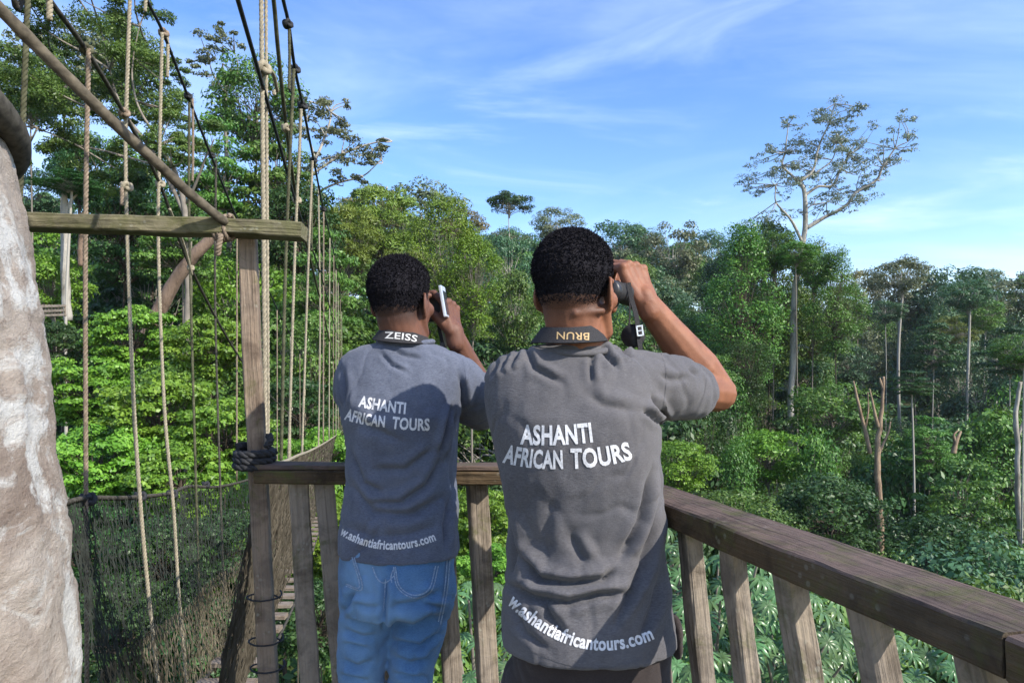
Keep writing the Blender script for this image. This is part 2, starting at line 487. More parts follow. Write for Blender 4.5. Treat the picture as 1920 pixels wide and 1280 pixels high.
# ------------------------------------------------------------------ timber
FLOOR = -1.37
def timber(name, p0, p1, w, h, mat, parent, up=(0, 0, 1), jit=0.0025, seed=0, step=0.04, taper=0.0):
    "sawn, worn piece from p0 to p1: w across, h along 'up'; length runs along its local X"
    p0 = Vector(p0); p1 = Vector(p1); x = (p1 - p0); Ln = x.length; x.normalize()
    up = Vector(up); z = (up - x * up.dot(x)).normalized(); y = z.cross(x)
    n = max(3, int(Ln / step)); c = 0.0035
    sec = []
    for sx, sz in ((1, 1), (-1, 1), (-1, -1), (1, -1)):
        a = (sx * (w / 2), sz * (h / 2 - c)); b = (sx * (w / 2 - c), sz * (h / 2))
        sec += [a, b] if sx * sz > 0 else [b, a]
    sec2 = []
    for i in range(len(sec)):
        a = sec[i]; b = sec[(i + 1) % len(sec)]
        sec2.append(a)
        if math.hypot(a[0] - b[0], a[1] - b[1]) > 0.02:
            for k in (0.33, 0.67): sec2.append((a[0] + (b[0] - a[0]) * k, a[1] + (b[1] - a[1]) * k))
    v = []; f = []; ns = len(sec2)
    for i in range(n + 1):
        t = i / n; xx = Ln * t
        for (a, b) in sec2:
            q = Vector((xx * 7 + seed * 13.7, a * 30 + seed, b * 30))
            q2 = Vector((xx * 1.6 + seed * 3.1, seed * 2.0, 0.0))
            d = noise.noise_vector(q) * jit + noise.noise_vector(q2) * jit * 1.6 + noise.noise_vector(q * 3.7) * jit * 0.45
            k = 1 - taper * t
            v.append((xx + (d.x if 0 < i < n else 0), a * k + d.y, b * k + d.z))
    for i in range(n):
        for k in range(ns):
            k2 = (k + 1) % ns
            f.append((i * ns + k, i * ns + k2, (i + 1) * ns + k2, (i + 1) * ns + k))
    f.append(tuple(range(ns))[::-1]); f.append(tuple(n * ns + k for k in range(ns)))
    me = mesh_py(name, v, f)
    o = link(name, me, mat, parent)
    m = Matrix((x, y, z)).transposed().to_4x4(); m.translation = p0
    o.matrix_world = m if parent is None else m
    return o

# platform floor
plat = thing('viewing_platform', 'weathered timber deck of the canopy platform both men stand on', 'platform')
RD = Vector((-0.2615, 1.0, 0)).normalized()          # direction of the right-hand rail
k = 0
yy = 2.06
while yy > -1.6:
    xr = 0.30 + (1.45 - yy) * 0.2615
    timber('floor_plank', (-0.70 if yy > 1.5 else -0.62, yy, FLOOR - 0.022), (min(xr + 0.12, 1.1), yy, FLOOR - 0.022), 0.135, 0.04, M['plank'], plat, seed=k, step=0.2)
    yy -= 0.142; k += 1
for xx in (-0.5, 0.1, 0.45):
    timber('joist', (xx, -1.7, FLOOR - 0.10), (xx, 2.1 if xx < 0.4 else 1.3, FLOOR - 0.10), 0.06, 0.11, M['post'], plat, seed=40 + k, step=0.3); k += 1

# front railing
fr = thing('front_railing', 'weathered wooden railing running straight across behind the two men', 'railing')
RZ = -0.255
timber('rail', W(487, 0, 1.985).xy.to_3d() + Vector((0, 0, RZ - 0.007)), Vector((0.02, 1.965, RZ - 0.009)), 0.10, 0.014, M['railtop'], fr, seed=3)
timber('rail', W(487, 0, 1.972).xy.to_3d() + Vector((0, 0, RZ - 0.0325)), Vector((-0.028, 1.952, RZ - 0.0335)), 0.085, 0.036, M['rail'], fr, seed=4)
timber('rail', Vector((-0.024, 1.985, RZ - 0.030)), Vector((0.30, 1.975, RZ - 0.033)), 0.060, 0.034, M['rail'], fr, seed=5)
def fbal(px0, px1, wpx, Y=1.985, seed=0, zt=RZ - 0.055, rotd=18):
    p0 = W(px0, 900, Y); p0.z = zt; p1 = W(px1, 1280, Y); p1.z = -(1280 - HZ) / F * Y
    d = (p1 - p0); p1 = p0 + d * ((FLOOR - p0.z) / d.z)
    a = math.radians(rotd)
    timber('baluster', p0, p1, wpx * 0.88 / F * Y, 0.040, M['baluster'], fr, up=(math.sin(a), -math.cos(a), 0), jit=0.003, seed=seed)
for i, (a, b, w_) in enumerate([(559, 582, 40), (608, 640, 40), (690, 712, 40), (762, 782, 40), (828, 848, 38), (893, 914, 42), (985, 1005, 42), (1065, 1085, 40)]):
    fbal(a, b, w_, seed=60 + i)
timber('rail', Vector((-0.72, 1.985, FLOOR + 0.06)), Vector((0.3, 1.975, FLOOR + 0.06)), 0.05, 0.08, M['rail'], fr, seed=9)

# right-hand railing
sr = thing('side_railing', 'long mossy wooden railing slanting down the right side past the grey shirt', 'railing')
inn = Vector((0.300, 1.38, 0)); perp = Vector((RD.y, -RD.x, 0))
def onrail(t, across=0.0):        # t metres from the far corner side towards the camera
    return inn - RD * t + perp * across
def two_tone(o, side_mat):
    "paler brown top, darker olive-brown sides"
    o.data.materials.append(side_mat)
    for p in o.data.polygons: p.material_index = 0 if p.normal.z > 0.6 else 1
c0, c1_ = onrail(-0.58, 0.054), onrail(0.722, 0.054)
two_tone(timber('rail', Vector((c0.x, c0.y, RZ - 0.0225)), Vector((c1_.x, c1_.y, RZ - 0.0225)), 0.112, 0.045, M['railtop'], sr, jit=0.0022, seed=21, step=0.02), M['rail'])
c0, c1_ = onrail(0.725, 0.056), onrail(1.15, 0.056)
two_tone(timber('rail', Vector((c0.x, c0.y, RZ - 0.026)), Vector((c1_.x, c1_.y, RZ - 0.026)), 0.112, 0.047, M['railtop'], sr, jit=0.0022, seed=24, step=0.02), M['rail'])
def sbal(pxt, pyt, pxb, seed, wd=0.062, dp=0.05, mat='baluster'):
    # find the distance along the rail whose column falls on pxt
    best = min((i * 0.004 - 0.6 for i in range(400)), key=lambda t: abs(960 + F * (onrail(t, 0.045).x / onrail(t, 0.045).y) - pxt))
    p = onrail(best, 0.045); p0 = Vector((p.x, p.y, RZ - 0.046))
    Y = p.y; x1 = (pxb - 960) / F * Y; z1 = -(1280 - HZ) / F * Y
    d = Vector((x1 - p0.x, 0.0, z1 - p0.z)); p1 = p0 + d * ((FLOOR - p0.z) / d.z)
    timber('baluster', p0, p1, wd, dp, M[mat], sr, up=perp, jit=0.0035, seed=seed)
for i, (a, pt, b, w_) in enumerate([(1215, 960, 1240, 0.05), (1294, 992, 1322, 0.052), (1372, 1032, 1402, 0.050), (1478, 1076, 1512, 0.058), (1622, 1146, 1652, 0.058), (1835, 1250, 1850, 0.06)]):
    sbal(a, pt, b, 80 + i, wd=0.040, dp=w_ * 0.66)
l0, l1 = onrail(-0.56, 0.09), onrail(0.80, 0.15)
timber('rail', Vector((l0.x + 0.05, l0.y, FLOOR + 0.06)), Vector((l1.x + 0.05, l1.y, FLOOR + 0.06)), 0.05, 0.08, M['rail'], sr, seed=29)
cp = onrail(-0.60, 0.06)
timber('corner_post', Vector((cp.x, cp.y, FLOOR - 0.1)), Vector((cp.x, cp.y, RZ - 0.05)), 0.08, 0.08, M['post'], sr, up=(0, 1, 0), seed=30)

# gate frame: post and mossy beam
gf = thing('gate_frame', 'wooden post and mossy cross beam framing the way onto the rope bridge', 'gate frame')
PT = W(463, 440, 1.99); PB = W(504, 1280, 2.0)
PBe = PT + (PB - PT) * ((FLOOR - 0.1 - PT.z) / (PB.z - PT.z))
timber('post', PT, PBe, 0.049, 0.036, M['post'], gf, up=(0.12, -1, 0), jit=0.003, seed=31, taper=-0.02)
timber('beam', W(20, 417, 1.90), W(424, 429, 1.935), 0.075, 0.044, M['mossbeam'], gf, jit=0.004, seed=33, step=0.03)
timber('beam', W(426, 428, 1.935), W(570, 435, 1.945), 0.075, 0.041, M['mossbeam'], gf, jit=0.004, seed=34, step=0.03)

# ------------------------------------------------------------------ ropes
def rope_parts(path, r, pitch=0.055, n=None):
    "three twisted strands along the path"
    Ln = plen(path); n = n or max(8, int(Ln / (pitch / 7)))
    P = catmull(path, n); P, T, N, B = frames(P)
    out = []
    s = 0.0; S = [0.0]
    for i in range(1, n): s += (P[i] - P[i - 1]).length; S.append(s)
    for k in range(3):
        q = []
        for i in range(n):
            a = 2 * math.pi * (S[i] / pitch + k / 3)
            q.append(P[i] + N[i] * (math.cos(a) * r * 0.48) + B[i] * (math.sin(a) * r * 0.48))
        out.append(tube(q, r * 0.54, 6))
    return out
def rope(name, path, r, mat, parent, pitch=0.055, twisted=True, wob=0.0):
    path = [Vector(p) for p in path]
    if twisted: v, f = joinp(rope_parts(path, r, pitch))
    else:
        n = max(6, min(120, int(plen(path) / 0.12)))
        P = catmull(path, n)
        if wob: P = [p + noise.noise_vector(p * 2.3) * wob for p in P]
        v, f = tube(P, r, 6)
    o = link(name, mesh_py(name, v, f, True), mat, parent)
    return o
def coil(name, c, axis, r, rr, turns, mat, parent, height, seed=0, squash=1.0):
    "rope wound round something"
    axis = Vector(axis).normalized(); a = axis.orthogonal().normalized(); b = axis.cross(a)
    P = []
    n = int(turns * 26)
    for i in range(n + 1):
        t = i / n; an = 2 * math.pi * turns * t
        w = 1 + 0.06 * noise.noise(Vector((t * 9, seed, 0)))
        P.append(Vector(c) + a * (math.cos(an) * r * w) + b * (math.sin(an) * r * w * squash) + axis * ((t - 0.5) * height + 0.3 * rr * noise.noise(Vector((t * 13, 5, seed)))))
    v, f = joinp(rope_parts(P, rr, rr * 5, n))
    return link(name, mesh_py(name, v, f, True), mat, parent)
def knot(name, c, r, mat, parent, seed=0):
    "small overhand lump of rope"
    P = []
    for i in range(41):
        t = 2 * math.pi * i / 40
        P.append(Vector(c) + Vector(((math.sin(t) + 2 * math.sin(2 * t)) * 0.36, (math.cos(t) - 2 * math.cos(2 * t)) * 0.36, -math.sin(3 * t) * 0.65)) * r)
    v, f = tube(P, r * 0.52, 6)
    return link(name, mesh_py(name, v, f, True), mat, parent)

lash = coil('lashing', W(478, 859, 1.985), (0.10, -0.02, 1), 0.050, 0.0125, 3.4, M['black'], gf, 0.060, 2, 0.9)
coil('lashing', W(420, 428, 1.937), (1, 0, 0.12), 0.040, 0.0068, 4.2, M['ropered'], gf, 0.042, 4, 0.75)
rope('lashing_end', [W(414, 440, 1.89), W(410, 462, 1.89), W(408, 478, 1.90)], 0.009, M['ropered'], gf, 0.03)
rope('lashing_end', [W(500, 838, 1.93), W(507, 826, 1.935), W(504, 815, 1.95)], 0.011, M['black'], gf, 0.03)
for i, py in enumerate((1118, 1200, 1250)):
    c = W(496 + i * 3, py, 1.998)
    coil('binding_wire', c, (0.10, 0, 1), 0.047, 0.0028, 1.0, M['black'], gf, 0.022, 11 + i)

# big foreground tree trunk
tr = thing('platform_tree', 'thick pale trunk with pinkish bark and white lichen at the left edge', 'tree')
edge = [(-3000, -140), (-600, -60), (60, 6), (180, 20), (400, 55), (640, 86), (860, 106), (1000, 130), (1150, 142), (1280, 147), (1700, 152), (3500, 150)]
def edge_x(py):
    for (a, xa), (b, xb) in zip(edge, edge[1:]):
        if a <= py <= b: return xa + (xb - xa) * (py - a) / (b - a)
    return edge[-1][1]
TY = 1.22; nr, na = 420, 150
def trunk_cx(py, R):
    u = (edge_x(max(-2900, min(3400, py))) - 960) / F
    return u * (TY + 0.06) - R * math.sqrt(1 + u * u)
vv = []
zs = []
for i in range(nr + 1):
    t = i / nr
    z = 2.2 - 4.0 * t
    zs.append(z)
zs = [11, 8, 6, 4.5, 3.4, 2.8] + zs + [-2.4, -4, -7, -12, -21]
for z in zs:
    py = HZ - z * F / TY
    R = 0.37 + (0.0 if z > -2 else 0.01 * (-2 - z))
    for k in range(na):
        a = 2 * math.pi * k / na
        p = Vector((math.cos(a), math.sin(a), 0))
        q = Vector((p.x * 0.9, p.y * 0.9, z * 0.8))
        d = 0.012 * noise.fractal(q * 3.0, 1.0, 2.0, 4) + 0.008 * noise.fractal(Vector((p.x * 7, p.y * 7, z * 11)), 1.0, 2.0, 3)
        cr = noise.noise(Vector((p.x * 5 + z * 2.4, p.y * 5, z * 26)))
        d -= 0.010 * max(0, 0.55 - abs(cr) * 6)
        rr = R + d
        vv.append((trunk_cx(py, R) + p.x * rr, TY + 0.06 + p.y * rr, z))
nrt = len(zs)
idx = np.arange(nrt * na).reshape(nrt, na)
ff = np.stack([idx[1:, :], np.roll(idx, -1, 1)[1:, :], np.roll(idx, -1, 1)[:-1, :], idx[:-1, :]], -1).reshape(-1, 4)
def bark():
    b = MB('pink_grey_bark')
    v = b.coords()
    n1 = b.noise(v, 3.2, 7, 0.62, 0.8); n2 = b.noise(v, 5.0, 8, 0.7, 0.6)
    n3 = b.noise(b.coords((24, 24, 44), (0.4, 0.2, 0)), 1.0, 8, 0.75, 0.35); n4 = b.noise(v, 95, 6, 0.75)
    c = b.ramp(n1, [(0.28, (0.17, 0.13, 0.105)), (0.45, (0.30, 0.25, 0.21)), (0.62, (0.40, 0.355, 0.31)), (0.78, (0.30, 0.28, 0.25))])
    c = b.mix(b.rng(n2, 0.50, 0.58, 0, 0.9), c, (0.55, 0.55, 0.53))
    c = b.mix(b.rng(n3, 0.56, 0.70, 0, 0.75), c, (0.15, 0.10, 0.075))
    c = b.mix(b.rng(n4, 0.60, 0.75, 0, 0.5), c, (0.62, 0.60, 0.56))
    b.col(c); b.rough(0.9, 0.2)
    a = b.n('ShaderNodeMath', operation='ADD'); b.l(n3, a.inputs[0]); b.l(n4, a.inputs[1])
    b.bump(a.outputs[0], 0.8, 0.012)
    return b.m
link('trunk', mesh_np('trunk', np.array(vv), ff, True), bark(), tr)
# cable slung round the trunk and running down to the beam
cb = thing('guy_cable', 'thick mossy cable slanting down from the big trunk to the cross beam', 'cable')
A = W(-90, -75, 1.36); Bp = W(424, 418, 1.905)
path = [A, W(0, 18, 1.42), W(120, 137, 1.52), W(215, 232, 1.62), W(300, 310, 1.72), W(370, 375, 1.83), Bp]
P = catmull(path, 90)
v, f = tube([p + noise.noise_vector(p * 9) * 0.003 for p in P], [0.0130 + 0.0015 * noise.noise(p * 40) for p in P], 10)
link('strand', mesh_py('strand', v, f, True), M['cable'], cb)
lp = thing('trunk_collar', 'dark rubber-sheathed loop round the trunk at the upper left edge', 'cable loop')
cxc = trunk_cx(122, 0.37) - 0.012
P = []
for i in range(49):
    a = 2 * math.pi * i / 48
    P.append(Vector((cxc + math.cos(a) * 0.395, TY + 0.06 + math.sin(a) * 0.395, W(0, 122, TY).z - 0.16 * math.sin(a) * 0.6)))
v, f = tube(P, [0.030] * 49, 10)
link('sheath', mesh_py('sheath', v, f, True), M['ropedark'], lp)

# ------------------------------------------------------------------ rope bridge
br = thing('rope_bridge', 'suspended rope walkway with netting sides leading away behind the left post', 'rope bridge')
SL = -0.23
def bx(a, Y): return SL * Y - a
def bpt(px, py, a):
    "point of the bridge side lying a metres left of its vanishing line, seen at px, py"
    u = (px - 960) / F
    Y = a / (SL - u); return W(px, py, Y)
aL, aR = 1.0, 0.30
# main cables
A_ = [(225, -110), (275, 0), (305, 60), (352, 180), (395, 290), (440, 400), (486, 505), (530, 600), (565, 665)]
D_ = [(60, -60), (93, 0), (160, 92), (232, 212), (300, 346), (358, 503), (430, 640), (480, 712), (530, 765), (565, 795)]
C_ = [(508, -110), (531, 0), (541, 45), (553, 130), (568, 200), (588, 300), (606, 390), (625, 470), (636, 540), (643, 600)]
B_ = [(420, -90), (446, 0), (510, 222), (562, 402), (600, 510), (622, 590), (637, 650)]
E_ = [(500, -80), (513, 0), (522, 100), (537, 240), (556, 376), (570, 440), (590, 520), (612, 612), (630, 700)]
for nm, pts, a, r, m in (('main_cable', A_, aL, 0.0085, 'black'), ('hand_cable', D_, aL, 0.0095, 'ropedark'),
                         ('main_cable', C_, aR, 0.0085, 'black'), ('hand_cable', B_, aR, 0.0065, 'black'), ('hand_cable', E_, aR * 1.02, 0.0085, 'ropegreen')):
    P3 = [bpt(x, y, a) for x, y in pts]
    e_ = P3[0] + (P3[0] - P3[1]) * 1.2
    anchor = Vector((-1.02, 1.30, 3.3 + 0.12 * len(pts) % 0.7))      # made fast to the big trunk
    rope(nm, [anchor, e_] + P3, r, M[m], br, twisted=False)
def interp(pts, px):
    for (x0, y0), (x1, y1) in zip(pts, pts[1:]):
        if x0 <= px <= x1: return y0 + (y1 - y0) * (px - x0) / (x1 - x0)
    return pts[-1][1] if px > pts[-1][0] else pts[0][1]
HL = [(120, 942), (163, 936), (240, 930), (318, 926), (355, 909), (412, 909), (470, 895), (520, 880), (560, 864), (592, 850), (608, 843)]
HR = [(490, 872), (530, 866), (560, 853), (585, 843), (612, 828), (630, 816), (643, 806), (649, 801)]
rope('net_rope', [bpt(x, y + (3 * math.sin(x * 0.11)), aL) for x, y in HL], 0.0105, M['ropedark'], br, 0.06)
rope('net_rope', [bpt(x, y, aR) for x, y in HR], 0.0085, M['rope'], br, twisted=False)
# suspender ropes: top px,py, bottom px,py, radius, material
near = [((66, -330), (40, 300), (28, 700), aL, 0.0092, 'ropegreen'),
        ((166, 92), (160, 500), (163, 1290), aL, 0.0092, 'ropered'),
        ((250, -150), (236, 330), (300, 1300), aL, 0.0092, 'rope'),
        ((304, 62), (297, 460), (352, 1300), aL, 0.0092, 'rope'),
        ((355, 182), (356, 480), (375, 1180), aL, 0.0085, 'ropegreen'),
        ((405, 300), (404, 600), (420, 1130), aL, 0.0085, 'ropedark'),
        ((487, -300), (494, 420), (497, 830), aR, 0.0085, 'rope'),
        ((497, -300), (501, 420), (503, 860), aR * 1.02, 0.0065, 'rope'),
        ((551, 130), (536, 480), (527, 862), aR, 0.0082, 'ropegreen'),
        ((565, 205), (553, 470), (541, 862), aR, 0.0082, 'rope'),
        ((586, 302), (577, 520), (566, 856), aR, 0.0085, 'rope'),
        ((597, 350), (600, 600), (597, 845), aR, 0.008, 'rope')]
bends = {2: [(240, 100), (236, 330), (248, 700), (262, 930), (280, 1130)], 3: [(300, 250), (297, 460), (308, 760), (325, 950), (335, 1110)]}
for i, (t, m, b, a, r, mt) in enumerate(near):
    pts = [t] + bends.get(i, [m]) + [b]
    path = []
    Yt = bpt(m[0], m[1], a).y
    for (x, y) in pts: path.append(W(x, y, Yt))
    rope('suspender_rope', path, r, M[mt], br, 0.05)
# knots where the ropes meet the cables and their loose tails
for (x, y, a, r, m) in [(306, 62, aL, 0.020, 'ropered'), (352, 180, aL, 0.018, 'black'), (397, 292, aL, 0.018, 'black'), (232, 212, aL, 0.018, 'ropered'), (161, 92, aL, 0.018, 'ropegreen'),
                        (300, 345, aL, 0.018, 'rope'), (357, 502, aL, 0.016, 'rope'), (236, 350, aL, 0.020, 'rope'), (539, 45, aR, 0.018, 'black'), (553, 130, aR, 0.020, 'black'),
                        (567, 198, aR, 0.022, 'black'), (588, 300, aR, 0.020, 'black'), (606, 392, aR, 0.022, 'black'), (536, 240, aR, 0.016, 'rope'), (556, 375, aR, 0.018, 'rope'),
                        (492, 128, aR, 0.020, 'rope'), (163, 936, aL, 0.022, 'black'), (262, 930, aL, 0.020, 'black'), (322, 926, aL, 0.022, 'black'), (385, 908, aL, 0.02, 'black')]:
    knot('knot', bpt(x, y, a), r, M[m], br)
for (x, y0, y1, a, r, m) in [(314, 64, 145, aL, 0.009, 'rope'), (92, -5, 38, aL, 0.011, 'rope'), (272, -20, 22, aL, 0.009, 'rope'), (542, 50, 168, aR, 0.0075, 'ropegreen'), (544, 131, 172, aR, 0.008, 'black'),
                          (361, 185, 340, aL, 0.0085, 'ropered'), (228, 352, 385, aL, 0.009, 'ropered'), (562, 205, 330, aR, 0.0075, 'ropegreen'), (584, 305, 470, aR, 0.008, 'ropegreen'), (513, 170, 178, aR, 0.008, 'rope')]:
    p = bpt(x, y0, a)
    rope('loose_tail', [p, W(x + 1, (y0 + y1) / 2, p.y), W(x, y1, p.y)], r, M[m], br, 0.045)
rope('lashing_cord', [bpt(497, 125, aR), bpt(512, 140, aR), bpt(520, 172, aR)], 0.008, M['rope'], br, 0.04)
rope('lashing_cord', [W(318, 392, 3.6), W(345, 460, 4.0), W(360, 515, 4.2)], 0.008, M['rope'], br, 0.04)
# far suspender ropes, thin and close together
for s, a, H, top_c, y0, y1, st in ((0, aR, HR, C_, 7.2, 20, 2.1), (1, aL, HL, A_, 6.0, 24.0, 1.9)):
    Y = y0
    while Y < y1:
        px = 960 + F * bx(a, Y) / Y
        pyt = interp(top_c, px) + 4; pyb = interp(H, px)
        j = rnd.uniform(-0.05, 0.05)
        rope('suspender_rope', [W(px, pyt, Y), W(px + j * 20, (pyt + pyb) / 2, Y), W(px + j * 60 / Y * 5, pyb, Y)], 0.0075, M[rnd.choice(['rope', 'ropered', 'ropered', 'ropegreen'])], br, twisted=False)
        Y += st * rnd.uniform(0.7, 1.3)
# netting
def lerp_path(pts, n):
    P = catmull(pts, n); return np.array([tuple(p) for p in P])
def netting(name, topline, botline, rows, cell, r, mat, t0=0.0, t1=1.0, wob=0.005):
    Ln = plen(topline); n = int(Ln / cell)
    A_t = lerp_path(topline, n); B_t = lerp_path(botline, n)
    g = np.zeros((rows + 1, n, 3))
    for j in range(rows + 1):
        t = t0 + (t1 - t0) * j / rows
        g[j] = A_t * (1 - t) + B_t * t
    g += rng.normal(0, wob, g.shape) * np.array([1, 1, 0.7])
    g[:, :, 2] -= 0.02 * np.sin(np.arange(n) * 0.35)[None, :] * np.linspace(0, 1, rows + 1)[:, None]
    segs = []
    for j in range(rows):
        i = np.arange(j % 2, n - 1, 2)
        segs.append(np.stack([g[j, i], g[j + 1, i + 1]], 1))
        i2 = i[i >= 1]
        segs.append(np.stack([g[j, i2], g[j + 1, i2 - 1]], 1))
    s = np.concatenate(segs); p, q = s[:, 0], s[:, 1]
    d = q - p; d /= np.linalg.norm(d, axis=1)[:, None] + 1e-9
    u = np.cross(d, [0.13, 0.93, 0.2]); u /= np.linalg.norm(u, axis=1)[:, None]; w = np.cross(d, u)
    m = len(p); vs = np.zeros((m, 6, 3))
    for k in range(3):
        a = 2 * math.pi * k / 3; o = (u * math.cos(a) + w * math.sin(a)) * r
        vs[:, k] = p + o; vs[:, 3 + k] = q + o
    b = (np.arange(m) * 6)[:, None]
    f = np.concatenate([b + np.array([k, (k + 1) % 3, 3 + (k + 1) % 3, 3 + k]) for k in range(3)])
    return link(name, mesh_np(name, vs.reshape(-1, 3), f), mat, br)
def zpath(H, a, ext=None):
    return [bpt(x, y, a) for x, y in H]
topL = zpath(HL, aL); topR = zpath(HR, aR)
botL = [Vector((bx(0.80, p.y), p.y, p.z - 0.98)) for p in topL]
botR = [Vector((bx(0.50, p.y), p.y, p.z - 1.02)) for p in topR]
netting('side_net', topL, botL, 18, 0.044, 0.0013, M['netdark'], 0.0, 0.66)
netting('side_net', topL, botL, 11, 0.052, 0.0020, M['netpale'], 0.60, 1.04)
netting('side_net', topR, botR, 24, 0.040, 0.0020, M['netbrown'], 0.0, 1.0)
for Yb in np.arange(2.3, 14, 0.42):
    pz = -1.42 - 0.14 * min(Yb - 2.3, 4.5) - 0.075 * max(0, Yb - 6.8)
    timber('walk_board', (bx(0.80, Yb), Yb, pz), (bx(0.50, Yb), Yb, pz), 0.09, 0.03, M['plank'], br, seed=int(Yb * 10), step=0.1)
for a in (0.80, 0.50):
    rope('floor_rope', [Vector((bx(a, Y), Y, (-1.42 - 0.14 * min(Y - 2.3, 4.5) - 0.075 * max(0, Y - 6.8)) - 0.03)) for Y in (2.0, 4, 6.8, 10, 14, 20)], 0.011, M['ropedark'], br, twisted=False)
# ------------------------------------------------------------------ people
def head_parts(M4, s=1.0, neck_to=None):
    "closed shapes of a head; local axes: x right, y towards the face, z up"
    R3 = M4.to_3x3()
    def E(c, r, rot=None):
        q = R3 @ rot if rot is not None else R3
        return ellipsoid(M4 @ (Vector(c) * s), [x * s for x in r], q, 24, 16)
    def C(pts, rad): return capsule([M4 @ (Vector(p) * s) for p in pts], [r * s for r in rad])
    out = [E((0, -0.014, 0.035), (0.073, 0.093, 0.078)), E((0, -0.034, 0.002), (0.064, 0.066, 0.070)),
           E((0, 0.034, -0.020), (0.060, 0.056, 0.082)), E((0, 0.046, -0.078), (0.044, 0.040, 0.034)),
           E((0, 0.074, 0.024), (0.050, 0.018, 0.014)), E((0, 0.084, -0.062), (0.024, 0.012, 0.010)),
           C([(0, 0.088, 0.008), (0, 0.104, -0.030)], [0.008, 0.013]), C([(-0.014, 0.092, -0.034), (0.014, 0.092, -0.034)], [0.009, 0.009])]
    for sx in (-1, 1):
        out.append(E((sx * 0.040, 0.060, -0.018), (0.022, 0.022, 0.022)))                   # cheek
        out.append(C([(sx * 0.060, 0.002, -0.045), (sx * 0.050, 0.030, -0.085), (sx * 0.020, 0.066, -0.100)], [0.014, 0.016, 0.018]))   # jaw line
        ec = Vector((sx * 0.0790, -0.010, -0.012)); ea = Vector((-sx * math.sin(0.5), math.cos(0.5), 0.0))
        rim = [ec + ea * (0.0165 * math.cos(t)) + Vector((0, 0, 0.030 * math.sin(t) * (1.0 if math.sin(t) > 0 else 0.9))) for t in [math.radians(q) for q in range(-70, 251, 20)]]
        out.append(C([tuple(q) for q in rim], [0.0042] * len(rim)))
        out.append(E(tuple(ec + ea * 0.002), (0.0048, 0.0155, 0.027), Matrix.Rotation(sx * 0.5, 3, 'Z')))
        out.append(E(tuple(ec + ea * 0.006 + Vector((0, 0, -0.027))), (0.005, 0.008, 0.008)))
        out.append(E((sx * 0.070, 0.002, -0.012), (0.010, 0.012, 0.024)))
    return out

def hand_parts(w, f, n, side, curls, spread=1.0, s=1.0, thumb=((0.55, 0.75, -0.35), (0.8, 0.2, -0.5))):
    "palm, four fingers and a thumb; f towards the knuckles, n out of the back of the hand, side +1: thumb on f x n"
    w = Vector(w); f = Vector(f).normalized(); n = Vector(n); n = (n - f * n.dot(f)).normalized()
    t = f.cross(n) * side
    out = []
    offs = [0.029, 0.010, -0.010, -0.028]; mcp = [0.086, 0.090, 0.085, 0.076]
    lens = [(0.042, 0.026, 0.021), (0.046, 0.029, 0.022), (0.042, 0.027, 0.021), (0.033, 0.021, 0.019)]
    rad = [0.0092, 0.0094, 0.0090, 0.0080]
    out.append(capsule([w - f * 0.02, w + f * 0.012], [0.0245 * s, 0.0265 * s]))
    for i in range(4):
        b = w + t * (offs[i] * 0.62 * s) + f * 0.012 * s; m = w + t * (offs[i] * s) + f * (mcp[i] * s)
        out.append(capsule([b, (b + m) / 2 - n * 0.004 * s, m], [0.0165 * s, 0.0150 * s, 0.0118 * s]))
        out.append(ellipsoid(m + n * 0.004 * s, [0.0105 * s] * 3))
        p = m; ang = 0.0; pts = [m]; rr = [0.0108 * s]
        for j in range(3):
            ang += math.radians(curls[i][j])
            fan = t * (offs[i] * 1.5 * (spread - 0.6))
            d = (f * math.cos(ang) - n * math.sin(ang) + fan * 0.4).normalized()
            p = p + d * lens[i][j] * s; pts.append(p); rr.append(rad[i] * s * (1.0, 0.93, 0.80)[j])
        out.append(capsule(pts, rr))
    b = w + t * 0.020 * s + f * 0.022 * s - n * 0.006 * s
    d1 = (f * thumb[0][0] + t * thumb[0][1] + n * thumb[0][2]).normalized(); d2 = (f * thumb[1][0] + t * thumb[1][1] + n * thumb[1][2]).normalized()
    j1 = b + d1 * 0.042 * s; j2 = j1 + d2 * 0.030 * s; j3 = j2 + (d2 * 0.9 + f * 0.3).normalized() * 0.024 * s
    out.append(capsule([b, j1, j2, j3], [0.0170 * s, 0.0125 * s, 0.0108 * s, 0.0092 * s]))
    return out

def fold_field(P, folds, cx=0.0):
    "displacement along the normal for cloth folds given as polylines in frame pixels"
    X = 960 + F * P[:, 0] / P[:, 1]; Y = HZ - F * P[:, 2] / P[:, 1]
    out = np.zeros(len(P))
    for (pl, w, amp) in folds:
        best = np.full(len(P), 1e9); sg = np.zeros(len(P)); tt = np.zeros(len(P))
        n = len(pl) - 1
        for i in range(n):
            a = np.array(pl[i], float); b = np.array(pl[i + 1], float); d = b - a; L2 = d @ d
            t = np.clip(((X - a[0]) * d[0] + (Y - a[1]) * d[1]) / L2, 0, 1)
            qx = a[0] + t * d[0]; qy = a[1] + t * d[1]
            dd = np.hypot(X - qx, Y - qy); s = np.sign((X - a[0]) * d[1] - (Y - a[1]) * d[0])
            m = dd < best; best[m] = dd[m]; sg[m] = s[m]; tt[m] = (i + t[m]) / n
        e = np.clip(np.minimum(tt, 1 - tt) * 5, 0.0, 1) * 0.85 + 0.15
        e = np.where(best > 4 * w, 0, e)
        sd = best * sg
        out += 1.45 * amp * e * (-1.15 * np.exp(-(best / (0.72 * w)) ** 1.5) + 0.85 * np.exp(-((sd - 1.9 * w) / (1.3 * w)) ** 2) + 0.3 * np.exp(-((sd + 2.0 * w) / (1.4 * w)) ** 2))
    return out

